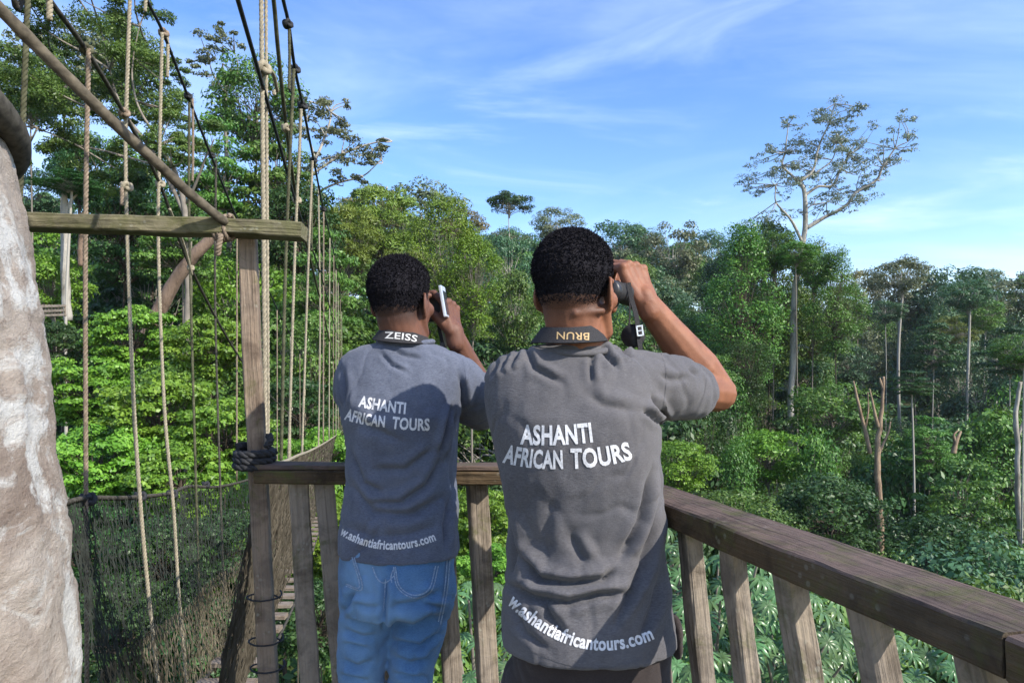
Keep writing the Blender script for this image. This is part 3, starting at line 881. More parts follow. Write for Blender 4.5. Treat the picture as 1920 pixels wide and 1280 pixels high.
def vnoise(P, scale, seed, octv=3):
    return np.array([noise.fractal(Vector((p[0] * scale[0] + seed, p[1] * scale[1] + seed * 0.7, p[2] * scale[2])), 0.9, 2.0, octv) for p in P])

def dress(me, folds, amp_n=0.004, seed=1.0, scale=(7, 7, 3.5)):
    P = vco(me); N = vno(me)
    d = fold_field(P, folds)
    d = np.where(N[:, 1] < 0.35, d, d * 0.2)
    cr = 1 - np.abs(vnoise(P, (scale[0] * 1.6, scale[1] * 1.6, scale[2] * 2.2), seed + 9, 2))
    d = d + amp_n * vnoise(P, scale, seed) + amp_n * 0.5 * vnoise(P, (26, 26, 16), seed + 5, 2) - amp_n * 1.1 * np.clip(cr - 0.80, 0, 1) * 5 * np.clip(0.6 + vnoise(P, (5, 5, 5), seed + 3, 2), 0, 1)
    setco(me, P + N * d[:, None])

def bvh_of(me):
    v = [Vector(p) for p in vco(me)]
    return BVHTree.FromPolygons(v, [tuple(p.vertices) for p in me.polygons])

def onto(bvh, px, py, off):
    d = Vector(((px - 960) / F, 1.0, (HZ - py) / F)).normalized()
    h, n, i, dist = bvh.ray_cast(Vector((0, 0, 0)), d)
    if h is None: return None
    return h - d * off

def lettering(bvh, text, p0, p1, p2, hcap, mat, parent, off=0.0013, bold=0.034, name='lettering', stretch=None, fat=1.0):
    "flat letters laid onto a surface along a curved baseline (frame pixels)"
    cu = bpy.data.curves.new('txt', 'FONT'); cu.body = text; cu.offset = bold; cu.resolution_u = 3; cu.space_character = 1.04
    o = bpy.data.objects.new('txt', cu); col.objects.link(o)
    dg = bpy.context.evaluated_depsgraph_get(); dg.update()
    me = bpy.data.meshes.new_from_object(o.evaluated_get(dg))
    bpy.data.objects.remove(o); bpy.data.curves.remove(cu)
    bm = bmesh.new(); bm.from_mesh(me); bpy.data.meshes.remove(me)
    bmesh.ops.remove_doubles(bm, verts=bm.verts, dist=1e-5)
    bmesh.ops.triangulate(bm, faces=bm.faces)
    for it in range(4):
        lg = [e for e in bm.edges if e.calc_length() > 0.09]
        if not lg: break
        bmesh.ops.subdivide_edges(bm, edges=lg, cuts=1)
        bmesh.ops.triangulate(bm, faces=bm.faces)
    xs = [v.co.x for v in bm.verts]; x0, x1 = min(xs), max(xs)
    p0, p1, p2 = (np.array(p, float) for p in (p0, p1, p2))
    # arc length table
    T = np.linspace(0, 1, 60); Q = ((1 - T) ** 2)[:, None] * p0 + (2 * T * (1 - T))[:, None] * p1 + (T ** 2)[:, None] * p2
    S = np.concatenate([[0], np.cumsum(np.hypot(*np.diff(Q, axis=0).T))]); S /= S[-1]
    cap = 0.72
    dead = []
    for v in bm.verts:
        t = np.interp((v.co.x - x0) / (x1 - x0), S, T)
        b = (1 - t) ** 2 * p0 + 2 * t * (1 - t) * p1 + t * t * p2
        d = 2 * (1 - t) * (p1 - p0) + 2 * t * (p2 - p1); d /= np.hypot(*d)
        hh = v.co.y / cap * (hcap if not isinstance(hcap, tuple) else hcap[0] + (hcap[1] - hcap[0]) * t)
        q = b + np.array([d[1], -d[0]]) * hh
        r = onto(bvh, q[0], q[1], off)
        if r is None: dead.append(v)
        else: v.co = r
    if dead: bmesh.ops.delete(bm, geom=dead, context='VERTS')
    out = bpy.data.meshes.new(name); bm.to_mesh(out); bm.free()
    return link(name, out, mat, parent)

def patch(bvh, poly, off, mat, parent, name, nsub=10):
    "a sewn-on piece: quad patch with corners given in frame pixels, laid onto a surface with a little thickness"
    a, b, c, d = (np.array(p, float) for p in poly)
    v = []; f = []; n = nsub
    for j in range(n + 1):
        for i in range(n + 1):
            s, t = i / n, j / n
            q = (a * (1 - s) + b * s) * (1 - t) + (d * (1 - s) + c * s) * t
            e = 1.0 if 0 < i < n and 0 < j < n else 0.0
            r = onto(bvh, q[0], q[1], off * e + 0.0002)
            if r is None: return None
            v.append(r)
    for j in range(n):
        for i in range(n):
            k = j * (n + 1) + i; f.append((k, k + 1, k + n + 2, k + n + 1))
    return link(name, mesh_py(name, v, f, True), mat, parent)

def seam(bvh, pts, w, off, mat, parent, name='stitching'):
    "thin raised ribbon following a surface"
    n = max(6, int(sum(math.hypot(pts[i + 1][0] - pts[i][0], pts[i + 1][1] - pts[i][1]) for i in range(len(pts) - 1)) / 4))
    P3 = catmull([Vector((x, y, 0)) for x, y in pts], n); v = []
    for i, p in enumerate(P3):
        d = (P3[min(n - 1, i + 1)] - P3[max(0, i - 1)]).normalized(); q = Vector((-d.y, d.x, 0)) * (w / 2)
        for s in (-1, 1):
            r = onto(bvh, p.x + q.x * s, p.y + q.y * s, off)
            if r is None: return None
            v.append(r)
    f = [(2 * i, 2 * i + 1, 2 * i + 3, 2 * i + 2) for i in range(n - 1)]
    return link(name, mesh_py(name, v, f, True), mat, parent)

def hair_mesh(body, Mi, s, length, line_back, line_side, seed, n_tuft, parent, top_extra=0.0, fade=0.055):
    "short coiled hair: a dark under-layer and thousands of small tufts, fading out towards the nape"
    P = vco(body); N = vno(body)
    loc = (np.c_[P, np.ones(len(P))] @ np.array(Mi).T)[:, :3] / s
    x, y, z = loc.T
    # hairline height as a function of how far forward the point is
    zl = np.where(y < -0.03, line_back, np.where(y < 0.03, line_back + (y + 0.03) / 0.06 * (line_side - line_back), line_side + (y - 0.03) * 0.9))
    m = np.clip((z - zl) / fade, 0, 1)
    m = np.where((np.abs(x) > 0.0745) & (z < 0.022), 0, m)        # ears stay bare
    m = np.where((y > 0.066) & (z < 0.070), 0, m)
    m = np.where(z > 0.115 + 0.05, 0, m)
    m[np.linalg.norm(loc, axis=1) > 0.16] = 0
    mask = m
    st_ = np.clip((z - zl + 0.030) / (fade * 0.6), 0, 1) ** 0.6 * 0.97
    st_ = np.where((np.abs(x) > 0.0745) & (z < 0.022), 0, st_); st_ = np.where((y > 0.066) & (z < 0.070), 0, st_); st_[np.linalg.norm(loc, axis=1) > 0.16] = 0
    at = body.attributes.new('stubble', 'FLOAT', 'POINT'); at.data.foreach_set('value', st_.astype(np.float32))
    # under layer
    tri = []
    used = {}
    v = []; f = []
    ln = length * (0.05 + 0.95 * mask ** 1.3) + top_extra * np.clip((z - 0.05) / 0.06, 0, 1)
    for p in body.polygons:
        ids = p.vertices
        if min(mask[i] for i in ids) > 0.30:
            q = []
            for i in ids:
                if i not in used:
                    used[i] = len(v)
                    c = P[i] + N[i] * ln[i] * 0.62 * min(1, (mask[i] - 0.28) * 2.2)
                    v.append(c)
                q.append(used[i])
            f.append(tuple(q))
    base_v = np.array(v, dtype=np.float32); nb = len(base_v)
    # tufts
    r = np.random.default_rng(seed)
    cand = np.where(mask > 0.10)[0]
    w = 0.18 + 0.82 * mask[cand]; w = w / w.sum()
    pick = r.choice(cand, n_tuft, p=w)
    p = P[pick] + r.normal(0, 0.0012, (n_tuft, 3)); n = N[pick] + r.normal(0, 0.5, (n_tuft, 3)); n /= np.linalg.norm(n, axis=1)[:, None]
    L_ = ln[pick] * r.uniform(0.75, 1.15, n_tuft)
    u = np.cross(n, r.normal(0, 1, (n_tuft, 3))); u /= np.linalg.norm(u, axis=1)[:, None]; wv = np.cross(n, u)
    wd = (0.0005 + 0.0008 * mask[pick])[:, None]
    tv = np.zeros((n_tuft, 7, 3)); 
    mid = p + n * (L_ * 0.62)[:, None] + u * 0.0015
    tip = p + n * L_[:, None] + wv * (0.0012 + 0.0018 * r.random((n_tuft, 1)))
    for k in range(3):
        a = 2 * math.pi * k / 3; o = (u * math.cos(a) + wv * math.sin(a)) * wd
        tv[:, k] = p + o * 0.8; tv[:, 3 + k] = mid + o * 1.1
    tv[:, 6] = tip
    b = (np.arange(n_tuft) * 7)[:, None] + nb
    tf = [b + np.array([k, (k + 1) % 3, 3 + (k + 1) % 3, 3 + k]) for k in range(3)]
    tf3 = [b + np.array([3 + k, 3 + (k + 1) % 3, 6]) for k in range(3)]
    allv = np.concatenate([base_v.reshape(-1, 3), tv.reshape(-1, 3)])
    faces = f + [tuple(q) for q in np.concatenate(tf).tolist()] + [tuple(q) for q in np.concatenate(tf3).tolist()]
    return link('hair', mesh_py('hair', allv, faces, False), M['hair'], parent)

def sil(rows, Yc, depth):
    "rings from silhouette rows (py, left px, right px) and (z -> cy, b) depth profile"
    out = []
    for (py, xl, xr) in rows:
        z = (HZ - py) / F * Yc; a0 = (xl - 960) / F * Yc; a1 = (xr - 960) / F * Yc
        cy, b = depth(z)
        out.append(((a0 + a1) / 2, cy, z, (a1 - a0) / 2, b))
    return out
def prof(tab):
    zs_ = [t[0] for t in tab][::-1]
    return lambda z: (float(np.interp(z, zs_, [t[1] for t in tab][::-1])), float(np.interp(z, zs_, [t[2] for t in tab][::-1])))

def leg(hip, knee, ankle, r):
    return [capsule([hip, (Vector(hip) + Vector(knee)) / 2, knee], [r[0], (r[0] + r[1]) / 2 * 1.02, r[1]], 18),
            capsule([knee, Vector(knee).lerp(Vector(ankle), 0.4), ankle], [r[1], r[1] * 0.98, r[2]], 18)]
def shoe(ank, yaw, mat, parent):
    c = Vector((ank[0], ank[1], FLOOR)); R_ = Matrix.Rotation(yaw, 3, 'Z')
    def q(x, y, z): return c + R_ @ Vector((x, y, z))
    parts = [capsule([q(0, -0.05, 0.045), q(0, 0.06, 0.045), q(0, 0.14, 0.032)], [0.043, 0.043, 0.030], 14), capsule([q(0, -0.02, 0.05), q(0, -0.02, 0.10)], [0.042, 0.042], 14)]
    me = remeshed(parts, 0.006, 3)
    P = vco(me); P[:, 2] = np.maximum(P[:, 2], FLOOR + 0.001); setco(me, P)
    return link('shoe', me, mat, parent)

# ---------------------------------------------------------------- man 1: jeans, blue-grey shirt, camera
p1 = thing('person', 'man in blue jeans and blue-grey shirt holding a camera to his eye', 'person', (-0.28, 1.72, FLOOR))
Y1 = 1.72
HC1 = Vector(((755 - 960) / F * Y1, Y1, 0.177)); s1 = 0.895
H1 = Matrix.Translation(HC1) @ Matrix.Rotation(math.radians(-25), 4, 'Z')
dep1 = prof([(0.09, 1.735, 0.060), (0.055, 1.735, 0.085), (0.0, 1.73, 0.105), (-0.10, 1.715, 0.118), (-0.22, 1.735, 0.112), (-0.33, 1.745, 0.110), (-0.42, 1.735, 0.122), (-0.52, 1.73, 0.130), (-0.7, 1.73, 0.125)])
rows1 = [(643, 712, 808), (650, 672, 828), (658, 652, 848), (668, 640, 866), (685, 632, 872), (710, 630, 872), (745, 634, 866), (780, 642, 860), (820, 648, 857), (860, 650, 856), (900, 648, 855),
         (940, 641, 856), (980, 636, 858), (1015, 633, 861), (1038, 634, 862)]
tor1 = sil(rows1, Y1, dep1)
S1 = Vector((-0.128, 1.735, -0.012)); E1 = Vector((-0.0685, 1.985, -0.099)); Wr1 = Vector((-0.152, 1.835, 0.100))
S1l = Vector((-0.405, 1.745, -0.012)); E1l = Vector((-0.405, 1.985, -0.105)); Wr1l = Vector((-0.318, 1.955, 0.085))
hip1 = Vector((-0.285, 1.73, -0.55))
body_in1 = loft([(cx, cy, z, a * 0.90 - 0.012, b * 0.88 - 0.012) for (cx, cy, z, a, b) in tor1[:-3]][::-1])
body_hip1 = ellipsoid((-0.285, 1.735, -0.45), (0.100, 0.085, 0.12))
legsA1 = leg((-0.360, 1.735, -0.56), (-0.386, 1.75, -0.93), (-0.388, 1.735, -1.28), (0.050, 0.040, 0.034))
legsB1 = leg((-0.225, 1.735, -0.56), (-0.262, 1.755, -0.93), (-0.262, 1.735, -1.28), (0.050, 0.040, 0.034))
neck1 = capsule([HC1 + H1.to_3x3() @ Vector((0, -0.022, -0.03)), Vector((-0.262, 1.725, 0.07)), Vector((-0.262, 1.735, 0.01))], [0.054, 0.056, 0.066], 20)
arm1 = [capsule([S1, S1.lerp(E1, 0.5), E1], [0.043, 0.042, 0.040]), capsule([E1, E1.lerp(Wr1, 0.3), E1.lerp(Wr1, 0.75), Wr1], [0.040, 0.043, 0.031, 0.026])]
arm1l = [capsule([S1l, S1l.lerp(E1l, 0.5), E1l], [0.043, 0.042, 0.040]), capsule([E1l, E1l.lerp(Wr1l, 0.3), E1l.lerp(Wr1l, 0.75), Wr1l], [0.040, 0.043, 0.031, 0.026])]
hand1 = hand_parts(Wr1, (-0.16, 0.10, 0.98), (0.90, -0.42, 0.1), -1, [(38, 42, 30), (52, 50, 32), (58, 55, 35), (62, 58, 36)], thumb=((0.75, 0.55, -0.40), (0.75, 0.05, -0.70)))
hand1l = hand_parts(Wr1l, (0.55, -0.25, 0.75), (-0.6, 0.2, -0.6), 1, [(30, 40, 30)] * 4)
bm1 = remeshed(head_parts(H1, s1) + [neck1, body_in1, body_hip1] + legsA1 + legsB1 + arm1 + arm1l + hand1 + hand1l, 0.0036, 3, 0.42, 0.45)
body1 = link('body', bm1, M['skin_dark'], p1)
hair_mesh(bm1, H1.inverted(), s1, 0.012, -0.040, 0.012, 3, 14000, p1, 0.006, 0.06)
# shirt
sl1 = [capsule([S1 + Vector((-0.02, 0, 0.0)), S1.lerp(E1, 0.28) + Vector((0.006, 0, -0.018)), S1.lerp(E1, 0.60) + Vector((0.004, -0.01, -0.026))], [0.064, 0.066, 0.066], 22)]
sl1l = [capsule([S1l + Vector((0.02, 0, 0.0)), S1l.lerp(E1l, 0.35) + Vector((0, 0, -0.012)), S1l.lerp(E1l, 0.62)], [0.062, 0.062, 0.062], 22)]
sm1 = remeshed([loft(tor1)] + sl1 + sl1l, 0.0048, 9)
folds1 = [([(690, 943), (752, 943), (800, 909), (830, 858)], 7, 0.006), ([(655, 905), (700, 960), (770, 965), (835, 930)], 8, 0.005), ([(655, 840), (680, 905), (720, 925)], 7, 0.005),
          ([(826, 850), (838, 800), (850, 760)], 5, 0.007), ([(838, 870), (848, 820), (856, 770)], 4, 0.005), ([(735, 655), (760, 668), (790, 672)], 4, 0.003), ([(712, 660), (735, 685), (765, 700)], 4, 0.003),
          ([(845, 930), (835, 985), (838, 1030)], 6, 0.005), ([(650, 770), (690, 800), (760, 830)], 9, 0.003), ([(700, 880), (760, 880), (815, 840)], 7, 0.004), ([(860, 700), (868, 730), (866, 765)], 5, 0.005),
          ([(640, 690), (646, 730), (640, 765)], 6, 0.004), ([(640, 985), (700, 1005), (760, 1003), (820, 985)], 9, 0.003), ([(665, 1040), (700, 1010), (720, 975)], 6, 0.003)]
dress(sm1, [(a_, w_, 1.3 * m_) for a_, w_, m_ in folds1], 0.0040, 2.3)
shirt1 = link('shirt', sm1, M['shirt_blue'], p1)
bv1 = bvh_of(sm1)
lettering(bv1, 'ASHANTI', (671, 761), (715, 771), (760, 775), 21, M['white'], shirt1)
lettering(bv1, 'AFRICAN', (645, 785), (682, 797), (721, 800), 21, M['white'], shirt1)
lettering(bv1, 'TOURS', (734, 802), (770, 807), (806, 806), 22, M['white'], shirt1)
lettering(bv1, 'w.ashantiafricantours.com', (636, 1000), (716, 1052), (818, 1012), 17, M['white'], shirt1, bold=0.030)
for pl in ([(868, 672), (874, 710), (868, 752)], [(640, 1012), (690, 1042), (750, 1052), (810, 1044), (856, 1026)], [(640, 680), (633, 715), (640, 755)]):
    seam(bv1, pl, 1.3, 0.0012, M['shirt_blue'], shirt1, 'seam')
coll = []
for i in range(33):
    a = math.pi * (1.10 + 0.80 * i / 32.0); coll.append(Vector((-0.262 + 0.068 * math.cos(a), 1.733 + 0.072 * math.sin(a), 0.070 + 0.010 * math.cos(a) ** 2)))
link('collar', mesh_py('collar', *tube(coll, 0.0065, 8, flat=1.5), True), M['shirt_blue'], shirt1)
# jeans
dj = prof([(-0.42, 1.735, 0.112), (-0.52, 1.73, 0.122), (-0.60, 1.73, 0.115), (-0.68, 1.735, 0.095)])
jr = sil([(1010, 640, 852), (1050, 636, 852), (1085, 636, 851), (1120, 638, 848), (1142, 646, 840)], Y1, dj)
jl = [capsule([(-0.352, 1.73, -0.53), (-0.366, 1.735, -0.64), (-0.376, 1.74, -0.72), (-0.384, 1.75, -0.80), (-0.386, 1.75, -0.95), (-0.388, 1.73, -1.29)], [0.076, 0.068, 0.061, 0.058, 0.056, 0.054], 22)]
jl2 = [capsule([(-0.214, 1.73, -0.53), (-0.232, 1.735, -0.64), (-0.248, 1.74, -0.72), (-0.258, 1.75, -0.80), (-0.262, 1.755, -0.95), (-0.262, 1.73, -1.29)], [0.078, 0.068, 0.060, 0.056, 0.055, 0.054], 22)]
jm = remeshed([loft(jr)] + jl + jl2, 0.0050, 7)
fj = [([(722, 1085), (722, 1120), (718, 1180)], 6, 0.006), ([(735, 1135), (780, 1130), (830, 1105)], 7, 0.004), ([(660, 1130), (690, 1140), (715, 1135)], 6, 0.003), ([(730, 1165), (775, 1175), (830, 1150)], 8, 0.004),
      ([(640, 1180), (680, 1195), (705, 1190)], 7, 0.004), ([(735, 1230), (770, 1245), (810, 1235)], 7, 0.004), ([(640, 1235), (670, 1250), (700, 1240)], 7, 0.004)]
fj += [([(645, 1205), (690, 1215)], 5, 0.004), ([(735, 1200), (790, 1212), (822, 1190)], 6, 0.005), ([(740, 1262), (790, 1270)], 5, 0.004), ([(638, 1265), (690, 1275)], 5, 0.004), ([(660, 1110), (640, 1150)], 6, 0.004), ([(790, 1130), (835, 1140)], 5, 0.004)]
dress(jm, [(a_, w_, 1.7 * m_) for a_, w_, m_ in fj], 0.0048, 8.1, (9, 9, 7))
jeans = link('jeans', jm, M['jeans'], p1)
bj = bvh_of(jm)
patch(bj, [(738, 1062), (824, 1056), (815, 1112), (748, 1106)], 0.0026, M['jeans'], jeans, 'pocket')
patch(bj, [(640, 1040), (665, 1046), (680, 1104), (640, 1090)], 0.0026, M['jeans'], jeans, 'pocket')
for pl in ([(738, 1062), (745, 1100), (775, 1120), (808, 1108), (822, 1060)], [(741, 1062), (749, 1098), (775, 1115), (804, 1104), (817, 1060)], [(664, 1044), (679, 1103), (648, 1098)], [(660, 1044), (674, 1099), (648, 1094)],
           [(844, 1045), (838, 1110), (826, 1170)], [(839, 1045), (833, 1110), (822, 1165)], [(698, 1062), (708, 1085), (722, 1092), (740, 1078)], [(737, 1068), (733, 1080), (735, 1092)], [(723, 1085), (721, 1115), (719, 1145)]):
    seam(bj, pl, 2.2, 0.0042, M['stitch'], jeans)
shoe((-0.382, 1.74), 0.15, M['rubber'], p1); shoe((-0.255, 1.74), -0.15, M['rubber'], p1)
rooted(p1)

# ---------------------------------------------------------------- man 2: charcoal shirt, binoculars
p2 = thing('person', 'man in charcoal heather shirt and dark trousers raising binoculars with bent right arm', 'person', (0.115, 1.37, FLOOR))
Y2 = 1.36
HC2 = Vector(((1082 - 960) / F * Y2, Y2, 0.163)); s2 = 0.955
YAW2 = math.radians(-33)
H2 = Matrix.Translation(HC2) @ Matrix.Rotation(YAW2, 4, 'Z')
dep2 = prof([(0.06, 1.375, 0.062), (0.03, 1.375, 0.090), (-0.02, 1.37, 0.108), (-0.10, 1.36, 0.122), (-0.20, 1.37, 0.120), (-0.32, 1.385, 0.112), (-0.42, 1.375, 0.124), (-0.52, 1.365, 0.138), (-0.7, 1.365, 0.13)])
rows2 = [(645, 1018, 1140), (656, 975, 1175), (668, 945, 1205), (684, 920, 1225), (705, 906, 1234), (740, 904, 1238), (780, 912, 1238), (820, 922, 1237), (860, 930, 1238), (900, 938, 1240), (950, 946, 1243),
         (1000, 951, 1246), (1050, 953, 1250), (1090, 947, 1253), (1130, 943, 1258), (1170, 941, 1263), (1205, 943, 1265)]
tor2 = sil(rows2, Y2, dep2)
S2 = Vector((0.270, 1.375, -0.018)); E2 = Vector((0.462, 1.560, -0.044)); Wr2 = Vector((0.2860, 1.478, 0.150))
S2l = Vector((-0.010, 1.39, -0.016)); E2l = Vector((0.015, 1.655, -0.075)); Wr2l = Vector((0.150, 1.60, 0.105))
body_in2 = loft([(cx, cy, z, a * 0.90 - 0.012, b * 0.88 - 0.012) for (cx, cy, z, a, b) in tor2[:-3]][::-1] + [])
body_hip2 = ellipsoid((0.139, 1.37, -0.50), (0.105, 0.088, 0.12))
legsA2 = leg((0.066, 1.375, -0.62), (0.047, 1.39, -0.98), (0.042, 1.37, -1.28), (0.058, 0.046, 0.036))
legsB2 = leg((0.215, 1.375, -0.60), (0.225, 1.39, -0.98), (0.230, 1.37, -1.28), (0.058, 0.046, 0.036))
neck2 = capsule([HC2 + H2.to_3x3() @ Vector((0, -0.024, -0.03)), Vector((0.127, 1.358, 0.065)), Vector((0.126, 1.37, 0.0))], [0.056, 0.057, 0.07], 20)
roll2 = capsule([Vector((0.072, 1.318, 0.118)), Vector((0.118, 1.292, 0.112)), Vector((0.170, 1.308, 0.118))], [0.008, 0.0090, 0.007], 12)   # fold of the nape
arm2 = [capsule([S2, S2.lerp(E2, 0.5), E2], [0.045, 0.045, 0.043]), capsule([E2, E2.lerp(Wr2, 0.28), E2.lerp(Wr2, 0.72), Wr2], [0.042, 0.0475, 0.034, 0.0275])]
arm2l = [capsule([S2l, S2l.lerp(E2l, 0.5), E2l], [0.043, 0.042, 0.042]), capsule([E2l, E2l.lerp(Wr2l, 0.3), Wr2l], [0.042, 0.045, 0.028])]
hand2 = hand_parts(Wr2, (-0.34, 0.16, 0.93), (0.52, -0.80, 0.30), -1, [(62, 48, 25), (58, 50, 28), (52, 50, 30), (46, 48, 30)], thumb=((0.45, 0.60, -0.65), (0.45, 0.35, -0.80)))
hand2l = hand_parts(Wr2l, (0.62, -0.35, 0.62), (-0.35, -0.2, -0.85), 1, [(25, 30, 25)] * 4, thumb=((0.6, 0.6, -0.4), (0.9, 0.1, -0.4)))
bm2 = remeshed(head_parts(H2, s2) + [neck2, roll2, body_in2, body_hip2] + legsA2 + legsB2 + arm2 + arm2l + hand2 + hand2l, 0.0034, 3, 0.42, 0.45)
body2 = link('body', bm2, M['skin_mid'], p2)
hair_mesh(bm2, H2.inverted(), s2, 0.0105, -0.042, 0.008, 5, 19000, p2, 0.003, 0.075)
sl2 = [capsule([S2 + Vector((-0.02, 0, 0.0)), S2.lerp(E2, 0.30) + Vector((0.0, 0, -0.002)), S2.lerp(E2, 0.56) + Vector((0.0, -0.005, -0.006))], [0.066, 0.066, 0.062], 22)]
sl2l = [capsule([S2l + Vector((0.03, 0, 0.0)), S2l.lerp(E2l, 0.3), S2l.lerp(E2l, 0.6)], [0.064, 0.062, 0.060], 22)]
sm2 = remeshed([loft(tor2)] + sl2 + sl2l, 0.0046, 9)
folds2 = [([(968, 1034), (1009, 1085), (1067, 1094), (1130, 1087), (1152, 1070)], 8, 0.010), ([(948, 1092), (997, 1118), (1067, 1130), (1122, 1114), (1188, 1112)], 8, 0.009),
          ([(1222, 880), (1202, 975), (1161, 1052)], 7, 0.008), ([(1230, 950), (1206, 1061), (1153, 1172)], 8, 0.008), ([(1068, 1000), (1085, 1035), (1100, 1055)], 10, 0.005), ([(1040, 930), (1020, 1000), (1025, 1050)], 12, 0.003),
          ([(1127, 648), (1140, 668), (1157, 688)], 5, 0.006), ([(1165, 650), (1172, 660), (1185, 668)], 4, 0.005), ([(1112, 660), (1107, 690), (1110, 720)], 5, 0.004), ([(986, 648), (1002, 690), (1055, 718)], 6, 0.0045),
          ([(1205, 768), (1225, 780), (1243, 798)], 5, 0.006), ([(1225, 740), (1235, 765), (1250, 785)], 5, 0.006), ([(975, 656), (955, 690)], 5, 0.004), ([(955, 664), (938, 695)], 5, 0.004), ([(935, 675), (922, 705)], 5, 0.003),
          ([(1238, 700), (1262, 712), (1290, 708)], 6, 0.003), ([(1290, 690), (1300, 700), (1310, 702)], 4, 0.003), ([(1018, 1125), (1035, 1160), (1060, 1190)], 8, 0.005), ([(1236, 1080), (1225, 1140), (1200, 1200)], 8, 0.005),
          ([(955, 1130), (985, 1185), (1030, 1220)], 8, 0.004), ([(950, 960), (965, 1030), (960, 1075)], 7, 0.005), ([(1105, 740), (1130, 760), (1190, 770)], 9, 0.003)]
dress(sm2, [(a_, w_, 1.25 * m_) for a_, w_, m_ in folds2], 0.0040, 5.2)
shirt2 = link('shirt', sm2, M['shirt_grey'], p2)
bv2 = bvh_of(sm2)
lettering(bv2, 'ASHANTI', (975, 831), (1043, 836), (1112, 827), 36, M['white'], shirt2)
lettering(bv2, 'AFRICAN', (942, 865), (998, 880), (1056, 877), 34, M['white'], shirt2)
lettering(bv2, 'TOURS', (1070, 877), (1130, 876), (1187, 859), (37, 33), M['white'], shirt2)
lettering(bv2, 'w.ashantiafricantours.com', (950, 1129), (1082, 1262), (1227, 1196), 26, M['white'], shirt2, bold=0.032)
for pl in ([(1241, 662), (1250, 700), (1247, 745), (1241, 785)], [(1326, 700), (1322, 735), (1306, 772), (1284, 784)], [(946, 1172), (985, 1212), (1060, 1244), (1130, 1252), (1200, 1236), (1252, 1206)], [(918, 690), (905, 740), (912, 790)]):
    seam(bv2, pl, 1.6, 0.0012, M['shirt_grey'], shirt2, 'seam')
coll = []
for i in range(33):
    a = math.pi * (1.10 + 0.80 * i / 32.0); coll.append(Vector((0.126 + 0.075 * math.cos(a), 1.368 + 0.078 * math.sin(a), 0.037 + 0.014 * math.cos(a) ** 2)))
link('collar', mesh_py('collar', *tube(coll, 0.0065, 8, flat=1.5), True), M['shirt_grey'], shirt2)
hemP = []
for i in range(65):
    t = 2 * math.pi * i / 64; cx, cy, z, a, b = tor2[-1]
    c, s = math.cos(t), math.sin(t)
    hemP.append((cx + a * 0.985 * math.copysign(abs(c) ** (2 / 2.4), c), cy + b * 0.985 * math.copysign(abs(s) ** (2 / 2.4), s)))
dt = prof([(-0.45, 1.365, 0.115), (-0.60, 1.37, 0.122), (-0.70, 1.37, 0.11)])
tr2 = sil([(1150, 962, 1252), (1200, 960, 1258), (1240, 960, 1258), (1290, 962, 1256), (1340, 975, 1245)], Y2, dt)
tl = [capsule([(0.062, 1.375, -0.62), (0.048, 1.39, -0.98), (0.042, 1.37, -1.29)], [0.088, 0.066, 0.058], 22), capsule([(0.215, 1.375, -0.62), (0.226, 1.39, -0.98), (0.231, 1.37, -1.29)], [0.088, 0.066, 0.058], 22)]
tm = remeshed([loft(tr2)] + tl, 0.006, 6)
dress(tm, [], 0.003, 3.3, (8, 8, 5))
trs = link('trousers', tm, M['trousers'], p2)
# pocket bag showing at the right hip
hp = remeshed([ellipsoid(W(1266, 1180, 1.36), (0.012, 0.045, 0.030)), ellipsoid(W(1268, 1205, 1.36), (0.010, 0.040, 0.030))], 0.005, 3)
link('pocket', hp, M['trousers'], trs)
shoe((0.042, 1.385), 0.2, M['rubber'], p2); shoe((0.231, 1.385), -0.2, M['rubber'], p2)
rooted(p2)

# ---------------------------------------------------------------- straps, camera, binoculars
def ribbon(name, pts, wid, nrm, thick, mat, parent):
    "flat strap: pts, per-point width direction"
    n = len(pts); v = []; f = []
    for i in range(n):
        p = Vector(pts[i]); d = (Vector(pts[min(n - 1, i + 1)]) - Vector(pts[max(0, i - 1)])).normalized()
        wv = Vector(nrm[i]); wv = (wv - d * wv.dot(d)).normalized(); t = d.cross(wv).normalized()
        w_ = wid[i] if hasattr(wid, '__len__') else wid
        for a, b in ((-1, -1), (1, -1), (1, 1), (-1, 1)):
            v.append(p + wv * (a * w_ / 2) + t * (b * thick / 2))
    for i in range(n - 1):
        for k in range(4):
            f.append((i * 4 + k, i * 4 + (k + 1) % 4, (i + 1) * 4 + (k + 1) % 4, (i + 1) * 4 + k))
    f.append((0, 1, 2, 3)); f.append((4 * n - 4, 4 * n - 3, 4 * n - 2, 4 * n - 1))
    return link(name, mesh_py(name, v, f, False), mat, parent)
def neck_strap(cx, cy, z, rx, ry, width, parent, tilt=0.35, rise=0.012, dz=0.0):
    pts = []; nr = []
    for i in range(41):
        a = math.pi * (0.93 + 1.14 * i / 40.0)
        c, s = math.cos(a), math.sin(a)
        pts.append(Vector((cx + rx * c, cy + ry * s, z + rise * c * c + dz * c)))
        nr.append(Vector((-c * tilt, -s * tilt, 1.0)))
    o = ribbon('neck_strap', pts, width, nr, 0.003, M['webbing'], parent)
    return o
def bvh_obj(o): return bvh_of(o.data)

def box(name, c, size, R_, mat, parent, bev=0.004):
    bm = bmesh.new(); bmesh.ops.create_cube(bm, size=1.0)
    for v in bm.verts: v.co = Vector((v.co.x * size[0], v.co.y * size[1], v.co.z * size[2]))
    bmesh.ops.bevel(bm, geom=bm.edges[:], offset=bev, segments=2, affect='EDGES', profile=0.6)
    for v in bm.verts: v.co = Vector(c) + R_ @ v.co
    me = bpy.data.meshes.new(name); bm.to_mesh(me); bm.free()
    return link(name, me, mat, parent)

